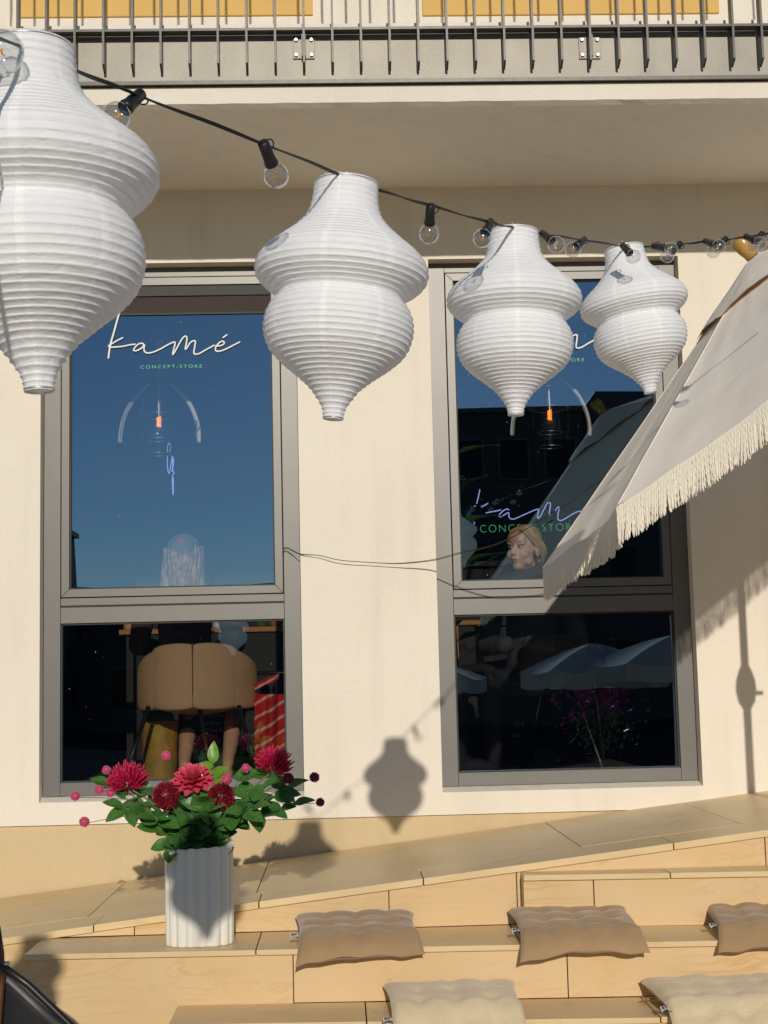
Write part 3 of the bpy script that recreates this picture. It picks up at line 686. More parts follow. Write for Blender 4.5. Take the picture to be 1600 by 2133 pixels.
pm = MB(); pm.tube([PA, PJ], .019, 12); pm.build('upper_pole', 'pole_white', par, smooth=True)
pm = MB(); pm.tube([PJ + Vector((0, 0, .03)), (PJ.x, PJ.y, -.05)], .019, 12); pm.tube([(PJ.x, PJ.y, -.05), (PJ.x, PJ.y, Z0)], .024, 12); pm.build('lower_pole', 'pole_white', par, smooth=True)
kz = PY(1575, 1430, 0).z + .336 * 1.53
pm = MB(); pm.lathe([(.02, .10), (.032, .075), (.046, .03), (.050, -.02), (.040, -.07), (.022, -.10)], 16, (PJ.x, PJ.y, kz)); pm.tube([(PJ.x, PJ.y, kz - .03), (PJ.x + .08, PJ.y, kz - .03)], .010, 8); pm.build('clamp', 'black_plastic', par, smooth=True)
pm = MB(); pm.ell(PJ, (.035, .03, .04)); pm.build('tilt_joint', 'black_plastic', par, smooth=True)
MB().lathe([(.03, .10), (.035, .06), (.24, .045), (.26, .02), (.26, 0)], 28, (PJ.x, PJ.y, Z0 + .001)).build('foot', 'concrete', par)
# twisted cords of the fringe
fb = MB(); rg = random.Random(5)
for k in range(8):
    near = k in (0, 7, 1)
    ns = 235 if near else 110
    for i in range(ns):
        u = (i + rg.random() * .7) / ns; p0 = canopy_pt(k, u, .999); ln = .125 + .012 * noise.noise(Vector((k * 5 + u * 14, 0, 0))) + rg.uniform(-.006, .006)
        sw = Vector((noise.noise(Vector((k * 7 + u * 17, 1, 2))) * .016 + rg.uniform(-.006, .006), noise.noise(Vector((k * 7 + u * 13, 5, 2))) * .016 + rg.uniform(-.008, .008), 0))
        ng = 15 if near else 6; tw = rg.random() * 6
        pth = []; rd = []
        for q in range(ng):
            t = q / (ng - 1)
            pth.append(p0 + Vector((0, 0, -ln * t)) + sw * t * t + Vector((math.cos(tw + q * 2.1), math.sin(tw + q * 2.1), 0)) * .0009)
            rd.append((.0036 if q % 2 else .0028) if near else .0036)
        rd[-1] *= .6
        fb.tube(pth, rd, 5, cap=False)
stuff(fb.build('fringe', 'fringe', par, smooth=True))

# ------------------------------------------------------------------ loose cable from the left window to the parasol
cab = [(591, 1155, .06), (589, 1147, .045), (597, 1142, .035), (612, 1149, .02), (628, 1155, -.01), (665, 1157, -.03), (710, 1167, -.04), (780, 1172, -.04), (835, 1174, -.05), (905, 1167, -.12), (962, 1152, -.30), (1020, 1139, -.45), (1072, 1117, -.6), (1120, 1087, -.75), (1165, 1060, -.85), (1205, 1034, -.95), (1245, 1005, -1.02), (1330, 945, -1.1)]
cb = MB(); pth = smoothpath([PY(x, y, Y) for x, y, Y in cab], 6)
cb.tube(pth, .0017, 6); cb.tube([p + Vector((.002 * math.sin(i * .21), -.001, .0022 + .0030 * math.sin(i * .13))) for i, p in enumerate(pth)], .0013, 6)
tag(cb.build('cable', 'black_cord', smooth=True), 'thin black cable drooping across the wall between the two windows', 'cable')

# ------------------------------------------------------------------ vase
VC = Vector((-.521, -1.50, Z1)); VW, VD, VH = .122, .088, .345
def vr(a, z, inner=False):
    fl = abs(math.cos(a * 9 + .5 * math.sin(a * 3)))
    k = (1 - .115 * (1 - fl ** .7)) * (1 + .010 * math.sin(z * 7))
    if inner: k = .93 * (1 - .03 * (1 - fl))
    e = 1 / ((abs(math.cos(a)) ** 2.6 + abs(math.sin(a)) ** 2.6) ** (1 / 2.6))
    return VC + Vector((VW * e * k * math.cos(a), VD * e * k * math.sin(a), z))
vb = MB(); n = 180
rows = [[vr(2 * PI * j / n, z) for j in range(n)] for z in (.0, .004, .05, .11, .17, .23, .29, .325, VH - .004)]
rows[0] = [VC + (p - VC) * .97 for p in rows[0]]
wav = lambda j: .006 * math.cos(2 * PI * j / n - .5) + .0018 * math.cos(36 * PI * j / n)
rows.append([vr(2 * PI * j / n, VH + wav(j)) for j in range(n)]); rows.append([vr(2 * PI * j / n, VH - .001 + wav(j), True) for j in range(n)]); rows.append([vr(2 * PI * j / n, .03, True) for j in range(n)])
vs = [p for r in rows for p in r]; fs = [(i * n + j, i * n + (j + 1) % n, (i + 1) * n + (j + 1) % n, (i + 1) * n + j) for i in range(len(rows) - 1) for j in range(n)]
fs += [tuple(range(n))[::-1], tuple(range((len(rows) - 1) * n, len(rows) * n))]
tag(vb.add(vs, fs).build('vase', 'ceramic', smooth=True), 'tall cream fluted ceramic vase standing on the stone step', 'vase')

# ------------------------------------------------------------------ flowers
def leaf_mesh(nm, wd=.5, fold=.25, curl=.25, nx=4, ny=8, tip=1.0):
    b = MB()
    def fn(u, v_):
        s = (u - .5) * 2
        wv = wd * .5 * math.sin(PI * min(1, v_ ** .82)) ** .75 * (1 - .18 * v_)
        if v_ > .999: wv = 0
        y = v_; x = s * wv; z = fold * abs(s) * wv - curl * v_ * v_ + .015 * math.sin(v_ * 9 + s * 2)
        return (x, y, z)
    return b.grid(fn, nx, ny).mesh(nm)
LM = [leaf_mesh('leaf', .74, .22, .16), leaf_mesh('leaf', .64, .18, .28), leaf_mesh('leaf', .80, .14, .08)]
LMY = [leaf_mesh('leaf', .52, .26, .16), leaf_mesh('leaf', .58, .2, .26)]; LMD = [leaf_mesh('leaf', .78, .2, .24), leaf_mesh('leaf', .68, .16, .12)]
for ms_, nm in ((LM, 'leaf_green'), (LMY, 'leaf_young'), (LMD, 'leaf_dark')):
    for q in ms_: q.materials.append(MATS[nm])
MOUTH = VC + Vector((0, 0, VH - .02))
def orient(pos, direction, up, size):
    y = direction.normalized(); z = (up - y * up.dot(y)); z = z.normalized() if z.length > 1e-4 else y.orthogonal().normalized(); x = y.cross(z)
    return Matrix.Translation(pos) @ Matrix((x, y, z)).transposed().to_4x4() @ Matrix.Scale(size, 4)
def stem_path(end, bow=.03, n=7, ox=0, oy=0):
    s = MOUTH + Vector((ox, oy, -.16)); e = Vector(end); out = []
    s2 = MOUTH + Vector((ox * 1.3 + (e.x - MOUTH.x) * .12, oy, 0))
    return smoothpath([s, s2, s2.lerp(e, .5) + Vector((-(e.x - MOUTH.x) * .10, 0, bow)), e], n)
rgf = random.Random(11)
def VP(x, y, dy=0.0): return PY(x, y, VC.y + dy)
SUNT = -SUNV.normalized()
def add_leaves(root, path, sizes, meshes, t0=.35, n=8, spread=1.0):
    for i in range(n):
        t = t0 + (1 - t0) * (i + .5) / n; p = path[min(int(t * (len(path) - 1)), len(path) - 1)]
        tg = (path[-1] - path[len(path) // 2]).normalized()
        a = i * 2.4 + rgf.uniform(-.5, .5)
        side = Vector((math.cos(a), -abs(math.sin(a)) * .75 if rgf.random() < .72 else math.sin(a) * .6, rgf.uniform(-.60, .60)))
        d = (side * spread + tg * .45)
        child_local('leaf', rgf.choice(meshes), None, root, orient(p, d, Vector((0, -1.0, .75)) + wob(p, 9, .6) + Vector((rgf.uniform(-.5, .5), rgf.uniform(-.4, .3), rgf.uniform(-.3, .3))), rgf.uniform(*sizes)))
GRP = 'leafy branches in the vase'
BR = [((232, 1634), .02, LM, 9, 'leafy branch reaching far left under the left red flower'), ((258, 1682), -.05, LM, 8, 'low leafy branch drooping at the left of the bouquet'), ((300, 1632), .04, LMD, 8, 'leafy branch behind the left red flower'), ((325, 1706), -.09, LM, 6, 'short leafy branch hanging over the left of the vase rim'),
      ((372, 1656), .0, LMD, 8, 'leafy branch rising between the left maroon flower and the pink dahlia'), ((444, 1590), .05, LMY, 7, 'bright young green branch, tallest in the middle of the bouquet'), ((425, 1674), -.09, LM, 8, 'leafy branch just under the pink dahlia'), ((495, 1689), -.06, LMD, 8, 'leafy branch below the right maroon flower'),
      ((545, 1639), -.04, LM, 9, 'leafy branch right of the right maroon flower'), ((598, 1639), .02, LMD, 9, 'dark leafy branch below the right red flower'), ((612, 1674), -.03, LMD, 8, 'leafy branch reaching farthest right'), ((525, 1684), -.10, LM, 7, 'low leafy branch at the right of the vase mouth'), ((540, 1600), .06, LM, 6, 'upright leafy branch left of the right red flower'), ((405, 1742), -.07, LMD, 8, 'dark leaves crowding the middle of the vase mouth')]
for e, dy, ms_, nl, lab in BR:
    root = thing('leafy_branch', lab, 'branch', MOUTH, GRP)
    pth = stem_path(VP(*e, dy), .02, 7, rgf.uniform(-.05, .05), rgf.uniform(-.03, .03))
    sb = MB(); sb.tube(pth, [.0032 - .0018 * i / len(pth) for i in range(len(pth))], 6); sb.build('stem', 'stem_brown' if ms_ is LMD else 'stem', root, smooth=True)
    add_leaves(root, pth, (.058, .094) if ms_ is not LMY else (.052, .088), ms_, .30 if ms_ is not LMY else .60, nl + (12 if ms_ is not LMY else 1))
    child_local('leaf', rgf.choice(ms_), None, root, orient(pth[-1], pth[-1] - pth[-4] + Vector((0, -.01, 0)), Vector((0, -.6, 1)), .08))
# spiky red blooms
petm = MB().tube([(0, 0, 0), (0, .25, .02), (0, .6, .09), (0, .85, .20), (0, 1.0, .30)], [.035, .055, .06, .045, .03], 5).mesh('petal'); petm.materials.append(MATS['petal_red'])
def spiky(px, lab, size, tilt, seed):
    rg = random.Random(seed); c_ = VP(*px)
    root = thing('red_flower', lab, 'flower', MOUTH, 'spiky red flowers in the vase')
    pth = stem_path(c_ - Vector((0, 0, size * .45)), .03, 7, rg.uniform(-.04, .04)); sb = MB(); sb.tube(pth, .0032, 6); sb.build('stem', 'stem', root, smooth=True)
    R = Matrix.Rotation(tilt, 3, 'Y') @ Matrix.Rotation(.35, 3, 'X')
    base = c_ - R @ Vector((0, 0, size * .45)); hb = MB()
    hb.ell(base + R @ Vector((0, 0, .006)), (size * .30, size * .30, size * .22)); hb.build('calyx', 'calyx', root, smooth=True)
    for i in range(150):
        f = (i + .5) / 150; th = math.acos(1 - f * 1.12) ; ph = i * 2.39996 + rg.uniform(-.12, .12)
        d = R @ Vector((math.sin(th) * math.cos(ph), math.sin(th) * math.sin(ph), math.cos(th)))
        u_ = R @ Vector((0, 0, 1)) if th > .25 else R @ Vector((1, 0, 0))
        child_local('petal', petm, None, root, orient(base + d * size * .10, d + wob((i, seed, 1), .7, .18), u_, size * rg.uniform(.60, .82) * (.88 if th > 1.3 else 1)))
spiky((263, 1612), 'spiky bright red flower at the left of the bouquet', .100, -.15, 1)
spiky((573, 1578), 'spiky deep red flower, highest on the right of the bouquet', .094, .30, 2)
# layered pink dahlia
dpm = MB()
def dp(u, v_):
    s = (u - .5) * 2; wv = .21 * math.sin(PI * (v_ * .93 + .05)) ** .6
    return (s * wv, v_, .10 * s * s * wv / .2 + .16 * v_ * v_)
dpm = dpm.grid(dp, 4, 6).mesh('petal'); dpm.materials.append(MATS['petal_pink'])
c_ = VP(402, 1622, -.05); root = thing('dahlia', 'large pink layered dahlia in the front centre of the bouquet', 'flower', MOUTH)
pth = stem_path(c_ - Vector((0, 0, .03)), 0, 7); sb = MB(); sb.tube(pth, .0036, 6); sb.build('stem', 'stem', root, smooth=True)
R = Matrix.Rotation(.55, 3, 'X'); base = c_ - R @ Vector((0, 0, .015)); rg = random.Random(4)
sb = MB(); sb.ell(base - R @ Vector((0, 0, .012)), (.022, .022, .016)); sb.build('calyx', 'calyx', root, smooth=True)
for ring, (cnt, el, sz) in enumerate(((14, -.10, .074), (14, .12, .072), (13, .35, .066), (12, .60, .058), (10, .85, .048), (8, 1.1, .040), (5, 1.35, .032))):
    for i in range(cnt):
        ph = 2 * PI * (i + .5 * (ring % 2)) / cnt + rg.uniform(-.1, .1); e_ = el + rg.uniform(-.08, .08)
        d = R @ Vector((math.cos(e_) * math.cos(ph), math.cos(e_) * math.sin(ph), math.sin(e_)))
        child_local('petal', dpm, None, root, orient(base + R @ Vector((0, 0, .0035 * ring)) + d * .006, d, R @ Vector((0, 0, 1)), sz * rg.uniform(.9, 1.08)))
sb = MB()
for i in range(7):
    q = base + R @ Vector((rg.uniform(-.045, .045), rg.uniform(-.02, .045), .034 + rg.uniform(0, .008))); sb.ell(q, (.0032, .0032, .005), 8, 6)
sb.build('stamens', 'stamen', root, smooth=True)
# maroon pompoms: a ball of short florets
def pompom(px, lab, rad, mname, name, group, seed, dy, nsp, spike, cat='flower', stemr=.003, bow=.02):
    rg = random.Random(seed); c_ = VP(*px, dy); root = thing(name, lab, cat, MOUTH, group)
    pth = stem_path(c_ - (c_ - MOUTH).normalized() * rad * .7, bow, 7, rg.uniform(-.05, .05), rg.uniform(-.03, .03)); sb = MB(); sb.tube(pth, stemr, 5); sb.build('stem', 'stem_brown' if stemr < .002 else 'stem', root, smooth=True)
    hb = MB(); hb.ell(c_, (rad * .80,) * 3, 14, 10)
    for i in range(nsp):
        z = 1 - 2 * (i + .5) / nsp; ph = i * 2.39996; r_ = math.sqrt(1 - z * z); d = (Vector((r_ * math.cos(ph), r_ * math.sin(ph), z)) + wob((i * 1.3, seed, 0), .9, .15)).normalized()
        a = d.orthogonal().normalized(); b_ = d.cross(a); t = rg.random() * 6; a, b_ = a * math.cos(t) + b_ * math.sin(t), b_ * math.cos(t) - a * math.sin(t)
        q = spike * rad; tip = c_ + d * rad * rg.uniform(.95, 1.1); bs = c_ + d * rad * .72
        hb.add([bs + a * q, bs - a * q * .5 + b_ * q * .87, bs - a * q * .5 - b_ * q * .87, tip + a * q * .9, tip - a * q * .45 + b_ * q * .78, tip - a * q * .45 - b_ * q * .78, c_ + d * rad * .9],
               [(0, 1, 4, 3), (1, 2, 5, 4), (2, 0, 3, 5), (3, 4, 6), (4, 5, 6), (5, 3, 6)])
    hb.build('flower_head', mname, root)
pompom((346, 1657), 'round maroon pompom flower left of the pink dahlia', .047, 'petal_maroon', 'pompom_flower', 'maroon pompom flowers', 21, -.07, 520, .055)
pompom((461, 1659), 'round maroon pompom flower right of the pink dahlia', .047, 'petal_maroon', 'pompom_flower', 'maroon pompom flowers', 22, -.07, 520, .055)
BALLS = [((157, 1658), 9.5, 0, 'pink ball flower farthest left, level with the window frame'), ((176, 1712), 10.5, 0, 'lowest pink ball flower, out at the left in front of the wall'), ((207, 1645), 9.5, 0, 'pink ball flower just left of the leaves under the left red flower'), ((222, 1604), 9, 0, 'pink ball flower touching the left side of the left red flower'), ((230, 1651), 9, 0, 'small pink ball flower tucked under the left red flower'),
         ((346, 1574), 10, 0, 'pink ball flower standing alone in front of the basket'), ((512, 1600), 9, 0, 'pink ball flower left of the right red flower'), ((472, 1624), 11, 0, 'pink ball flower right behind the pink dahlia'), ((601, 1621), 11, 2, 'deep pink ball flower below the right red flower'), ((655, 1619), 10.5, 1, 'dark red ball flower at the far right, upper of two'), ((667, 1671), 9, 1, 'dark red ball flower at the far right, lower of two')]
for i, (px, r, dk, lab) in enumerate(BALLS):
    pompom(px, lab, r / 568, 'ball_dark' if dk else 'ball_pink', 'ball_flower', 'small ball flowers on wiry stems', 50 + i, .02 if i in (5, 6, 9) else -.02, 130, .10, 'flower', .0012, .03 if i not in (0, 1, 2, 10) else .07)

# ------------------------------------------------------------------ cushions
def cushion(px, py0, lab, step_z, yb, yf, w, z_back, z_front, matn, seed, rot=0.0, group='seat cushions on the stone steps', tuft=4, tagx=True, lift=.022, yedge=None):
    rg = random.Random(seed); c_ = PZ(px, py0, step_z); cx_ = c_.x; D = yb - yf; n = 44
    root = thing('cushion', lab, 'cushion', (cx_, (yb + yf) / 2, step_z), group)
    def surf(u, v_, s):
        a, q = u * 2 - 1, v_ * 2 - 1
        pinch = 1 - .07 * (1 - abs(q) ** 3) * abs(a) ** 4 - .0 ; pin2 = 1 - .07 * (1 - abs(a) ** 3) * abs(q) ** 4
        x = a * w / 2 * pinch; y = q * D / 2 * pin2
        edge = max(0.0, (1 - a ** 8) * (1 - q ** 8)) ** .40
        tz = 0
        for i in range(tuft - 1):
            for j in range(tuft - 1):
                da = a - (-1 + 2 * (i + 1) / tuft); dq = q - (-1 + 2 * (j + 1) / tuft); tz = max(tz, math.exp(-(da * da + dq * dq) / .016))
        li = max([math.exp(-((a - (-1 + 2 * (i + 1) / tuft)) ** 2) / .006) for i in range(tuft - 1)] + [math.exp(-((q - (-1 + 2 * (i + 1) / tuft)) ** 2) / .006) for i in range(tuft - 1)])
        h = .031 * edge * (1 - .55 * tz) * (1 - .14 * li) + .004 * noise.noise(Vector((a * 2.5 + seed, q * 2.5, s)))
        rest = step_z + .030
        bend = rest + lift * ((q + 1) / 2) ** 2 + .010 * abs(noise.noise(Vector((a * 1.6 + seed * 3, q * 1.3, 7))))
        yy = (yb + yf) / 2 + y; over = yedge(cx_ + x) + .012 - yy
        if over > 0: bend -= .42 * over + 2.2 * over * over - .012 * noise.noise(Vector((a * 2.2 + seed, 1, 3)))
        p = Vector((x, y, h * s))
        cr, sr = math.cos(rot), math.sin(rot)
        return Vector((cx_ + p.x * cr - p.y * sr, (yb + yf) / 2 + p.x * sr + p.y * cr, bend + p.z))
    b = MB(); b.grid(lambda u, v_: surf(u, v_, 1), n, n); b.grid(lambda u, v_: surf(u, 1 - v_, -.75), n, n)
    cv = b.build('cover', matn, root, smooth=True, fix=True)
    bt = MB()
    for i in range(tuft - 1):
        for j in range(tuft - 1): bt.ell(surf((i + 1) / tuft, (j + 1) / tuft, 1) + Vector((0, 0, .0005)), (.004, .004, .002), 8, 5)
    bt.build('tufts', matn, cv, smooth=True)
    if tagx:     # woven care label sewn into the left seam
        p0 = surf(.0, .38, 0); lb = MB()
        def lf(u, v_): return p0 + Vector((-.030 * u, -.020 - .030 * v_ - .006 * u, .004 + .008 * math.sin(u * 2.5) - .010 * u * v_))
        lb.grid(lf, 5, 3); l_ = lb.build('care_label', 'label_white', root, smooth=True)
        k = MB(); k.grid(lambda u, v_: lf(.30 + .55 * u, .15 + .60 * v_) + Vector((0, -.0012, .0016)), 3, 3); k.build('label_print', 'label_black', l_)
        k = MB()
        for q in range(3): k.grid(lambda u, v_: lf(.40 + .32 * u, .26 + .16 * q + .07 * v_) + Vector((0, -.0022, .0026)), 2, 1)
        k.build('label_lines', 'label_white', l_)
        k = MB(); k.grid(lambda u, v_: lf(.05 + .35 * u, 1.05 + .35 * v_) + Vector((.004, -.002, -.004)), 3, 2); k.build('label_tail', 'label_black', l_)
cushion(744, 1950, 'brown tufted cushion on the step, left of the three brown ones', Z1, -1.315, -1.765, .445, 0, 0, 'brown_linen', 2, .03, yedge=yf1)
cushion(1196, 1945, 'brown tufted cushion on the step, middle of the three brown ones', Z1, -1.325, -1.810, .445, 0, 0, 'brown_linen', 5, -.03, yedge=yf1)
cushion(1618, 1945, 'brown tufted cushion on the step, cut by the right edge of the picture', Z1, -1.37, -1.835, .445, 0, 0, 'brown_linen', 8, -.12, yedge=yf1)
cushion(944, 2100, 'cream tufted cushion on the lowest step, left of the two cream ones', Z2, -1.70, -2.180, .46, 0, 0, 'cream_linen', 11, .02, yedge=yf2)
cushion(1520, 2100, 'cream tufted cushion on the lowest step, right of the two cream ones', Z2, -1.74, -2.220, .50, 0, 0, 'cream_linen', 14, .04, yedge=yf2)

# withered leaf on the lower step
q = PZ(1330, 2088, Z2 + .004); lfm = leaf_mesh('dry_leaf', .35, .3, -.05)
o = link('dry_leaf', lfm, mat('dry_leaf', (.42, .27, .12), .8, var=.3, vscale=30), None, True); o.matrix_world = orient(q, Vector((1, .12, .1)), Vector((0, 0, 1)), .085)
tag(o, 'withered brown leaf lying on the lowest step between the cream cushions', 'leaf')

# ------------------------------------------------------------------ black folding chair at the lower left corner
ch = thing('folding_chair', 'black folding chair, only its slanted side in the lower left corner', 'chair', (-1.3, -2.5, -1.5))
def CQ(x, y, Y=-2.5): return PY(x, y, Y)
b = MB(); b.tube([CQ(-25, 1990), CQ(60, 2052), CQ(150, 2138), CQ(260, 2260)], .011, 10); b.build('side_rail', 'black_metal', ch, smooth=True)
b = MB(); b.tube([CQ(-25, 2030, -2.06), CQ(100, 2150, -2.06), CQ(190, 2260, -2.06)], .011, 10); b.build('side_rail', 'black_metal', ch, smooth=True)
def sl(u, v_):
    a = CQ(-60 + 320 * u, 1972 + 300 * u, -2.5); c_ = CQ(-100 + 320 * u, 2000 + 300 * u, -2.06); p = a.lerp(c_, v_); return p + Vector((0, 0, -.018 * math.sin(PI * v_) - .004))
b = MB(); b.grid(sl, 12, 8); o = b.build('sling_seat', 'sling_black', ch, smooth=True); sm_ = o.modifiers.new('thick', 'SOLIDIFY'); sm_.thickness = .004
b = MB(); b.grid(lambda u, v_: CQ(-25 + 200 * u, 1994 + 172 * u + 14 * math.sin(PI * u) * 0 + 330 * v_, -2.49 + .06 * v_) + Vector((0, .006 * math.sin(u * 9 + v_ * 4), 0)), 14, 10); o = b.build('side_cloth', 'sling_black', ch, smooth=True); sm_ = o.modifiers.new('thick', 'SOLIDIFY'); sm_.thickness = .004
b = MB(); b.tube([CQ(-6, 1930), CQ(2, 1985), CQ(4, 2040), CQ(-4, 2140), CQ(-30, 2330)], .010, 10); b.build('post', 'chair_wood', ch, smooth=True)
b = MB(); b.tube([CQ(-90, 1925), CQ(-40, 1915), CQ(-6, 1930)], .012, 10); b.build('armrest', 'chair_wood', ch, smooth=True)
b = MB(); b.lathe([(.004, 0), (.011, .002), (.012, .008), (.006, .012), (.0005, .012)], 12, CQ(14, 2011)); b.build('rivet', 'bolt', ch, smooth=True)
for x0_, x1_ in (((30, 2150), (-120, 2420)), ((180, 2170), (90, 2420))):
    b = MB(); b.tube([CQ(*x0_), CQ(*x1_)], .010, 8); b.build('leg', 'black_metal', ch, smooth=True)

# ------------------------------------------------------------------ lettering on the glass
KAME = [[(250, 40), (222, 130), (190, 250), (150, 390), (128, 540)], [(285, 315), (225, 345), (165, 380), (132, 404), (170, 416), (280, 407), (350, 392), (415, 385)],
        [(500, 395), (482, 376), (442, 385), (405, 420), (393, 448), (425, 452), (475, 425), (505, 392), (500, 432), (508, 462), (540, 477), (600, 466), (680, 430), (750, 390), (808, 364), (824, 372), (815, 420), (800, 480), (806, 488), (840, 430), (890, 340), (925, 303), (945, 312), (944, 360), (931, 428), (940, 434), (980, 372), (1015, 350), (1035, 358), (1027, 420), (1020, 472), (1035, 490), (1080, 480), (1150, 440), (1240, 392)],
        [(1240, 405), (1300, 400), (1335, 377), (1325, 355), (1290, 365), (1252, 408), (1245, 445), (1270, 460), (1330, 445), (1400, 412), (1505, 358)], [(1318, 320), (1370, 283)]]
def lettering(dx, dz, label):
    root = thing('window_lettering', label, 'lettering', PY(357, 720, YGL) + Vector((dx, 0, dz)), 'shop name lettering on the upper panes')
    for si, st in enumerate(KAME):
        pp = smoothpath([PY(200 + x / 5, 640 + y / 5, YGL - .010) + Vector((dx, 0, dz)) for x, y in st], 6)
        rr = [.0048 if si == 0 else .0040] * len(pp); rr[0] *= .6; rr[-1] *= .5
        MB().tube(pp, rr, 8, flat=(0, 1, 0)).build('script_stroke', 'white_vinyl', root, smooth=True)
    a = PY(293, 768, YGL - .004) + Vector((dx, 0, dz)); e = PY(421, 766, YGL - .004) + Vector((dx, 0, dz))
    o = textmesh('CONCEPT-STORE', .0235, 'green_vinyl', 'caption', root, facing(a), .0006, 1.42)
    xs = [v.co.x for v in o.data.vertices]; k = (e.x - a.x) / (max(xs) - min(xs)); x0 = min(xs)
    for v in o.data.vertices: v.co.x = a.x + (v.co.x - x0) * k
lettering(0, 0, 'white script shop name with small green capitals on the left window')
gu0, gu1 = PANES[0][0], PANES[1][0]
lettering(gu1[0] - gu0[0], 0.0, 'white script shop name on the right window, mostly hidden behind two lanterns')

# dark strip added for the skyless band across the left upper pane
bl = thing('dark_strip', 'dark brown strip added for the dark band at the top of the left window', 'strip', ((gu0[0] + gu0[1]) / 2, YGL, gu0[3]))
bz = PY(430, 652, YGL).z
MB().grid(lambda u, v_: (gu0[0] + .003 + (gu0[1] - gu0[0] - .006) * u, YGL - .006 - .001 * math.sin(u * 9), bz + (gu0[3] - .004 - bz) * v_), 20, 4).build('strip_sheet', mat('strip_brown', (.045, .033, .026), .8, var=.2, vscale=20), bl, smooth=True)
MB().box(gu0[0] + .003, gu0[1] - .003, YGL - .011, YGL - .004, bz - .008, bz + .001).build('strip_edge', 'gasket', bl)
MB().box(gu0[0] + .001, gu0[1] - .001, YGL - .016, YGL - .003, gu0[3] - .05, gu0[3] - .001).build('sash_shade_strip', 'gasket', bl)  # black piece put in for the shade under the sash
# ------------------------------------------------------------------ the room behind the glass
FZ = -.47
def room_box(x0, x1, y0, y1, z0, z1, nm, mt): return struct(MB().box(x0, x1, y0, y1, z0, z1).build(nm, mt))
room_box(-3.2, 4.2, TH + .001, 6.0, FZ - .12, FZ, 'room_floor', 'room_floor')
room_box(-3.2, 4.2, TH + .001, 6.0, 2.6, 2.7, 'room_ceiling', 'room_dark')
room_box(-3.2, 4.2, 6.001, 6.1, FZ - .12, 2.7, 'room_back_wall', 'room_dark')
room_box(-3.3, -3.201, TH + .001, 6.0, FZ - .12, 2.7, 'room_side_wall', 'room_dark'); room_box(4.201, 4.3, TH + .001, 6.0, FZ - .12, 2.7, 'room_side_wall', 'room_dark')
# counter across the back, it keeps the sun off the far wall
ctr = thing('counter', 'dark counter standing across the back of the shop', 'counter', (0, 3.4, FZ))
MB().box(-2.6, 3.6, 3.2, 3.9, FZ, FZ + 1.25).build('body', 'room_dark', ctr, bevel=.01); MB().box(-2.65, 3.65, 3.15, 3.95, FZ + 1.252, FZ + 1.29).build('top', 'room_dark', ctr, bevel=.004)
def voxel(o, size, smooth=6):
    r = o.modifiers.new('remesh', 'REMESH'); r.mode = 'VOXEL'; r.voxel_size = size; r.use_smooth_shade = True
    s = o.modifiers.new('smooth', 'SMOOTH'); s.factor = .5; s.iterations = smooth; return o
def capsule(b, p0, r0, p1, r1, n=12):
    p0, p1 = Vector(p0), Vector(p1); b.tube([p0.lerp(p1, i / 4) for i in range(5)], [r0 + (r1 - r0) * i / 4 for i in range(5)], n)
    b.ell(p0, (r0,) * 3, n, 8); b.ell(p1, (r1,) * 3, n, 8)
# tub chair in the left window
CY = .25; DY = CY - .62
ca = PY(272, 1345, CY); cb_ = PY(529, 1345, CY); cxm = (ca.x + cb_.x) / 2; cw = (cb_.x - ca.x) / 2
cz1 = PY(395, 1338, CY).z; cz0 = PY(395, 1480, CY).z
tc_ = thing('tub_chair', 'tan velvet tub chair with channelled back and thin black legs in the left window', 'chair', (cxm, CY + .25, FZ))
def back_pt(a, t, out):   # a in -1..1 round the back, the hollow faces away from the street
    th = a * 1.25; r = cw * 1.04
    x = cxm + r * math.sin(th) / math.sin(1.25) * .97; y = CY + (1 - math.cos(th)) * r * 1.05
    top = cz1 - .035 * abs(a) ** 2 - (.016 + .11 * (abs(a) - .56) if abs(a) > .56 else 0)
    z = cz0 + (top - cz0) * t
    ins = .075 * (1 - out)
    return Vector((x * 1.0 - math.sin(th) * ins, y + math.cos(th) * ins, z))
for k, (a0, a1) in enumerate(((-1, -.56), (-.56, -.005), (.005, .56), (.56, 1))):
    b = MB()
    def ring(u, v_, a0=a0, a1=a1):
        # section of the padded channel, v round the section
        ang = 2 * PI * v_; a = a0 + (a1 - a0) * u
        bul = math.sin(PI * u) ** .5
        rnd = abs(math.cos(ang)) ** .35 * math.copysign(1, math.cos(ang)); rz = abs(math.sin(ang)) ** .35 * math.copysign(1, math.sin(ang))
        p = back_pt(a, .5 + .5 * rz, .5 + .5 * rnd)
        cen = back_pt(a, .5, .5)
        q = cen + (p - cen) * (.93 + .07 * bul)
        return q
    b.grid(ring, 12, 32)
    o = b.build('back_channel', 'velvet', tc_, smooth=True, fix=True)
b = MB(); b.tube([back_pt(0, t, 1.02) + Vector((0, .006, 0)) for t in (.28, .6, .99)], .004, 6); b.build('seam', 'seam_dark', tc_)
b = MB(); b.ell((cxm, CY + .30, cz0 + .05), (cw * .86, .27, .075), 24, 12); b.build('seat', 'velvet', tc_, smooth=True)
for (x0_, y0_, x1_, y1_, Y0_, Y1_) in ((310, 1482, 262, 1610, CY + .1, CY - .02), (415, 1480, 436, 1590, CY + .1, CY + .02), (497, 1480, 540, 1620, CY + .1, CY - .02), (350, 1480, 345, 1600, CY + .45, CY + .55)):
    a_ = PY(x0_, y0_ - 10, Y0_); e_ = PY(x1_, y1_, Y1_); t = (FZ - a_.z) / (e_.z - a_.z); e_ = a_.lerp(e_, t)
    b = MB(); b.tube([a_, e_], [.012, .008], 10); b.build('leg', 'black_metal', tc_, smooth=True)
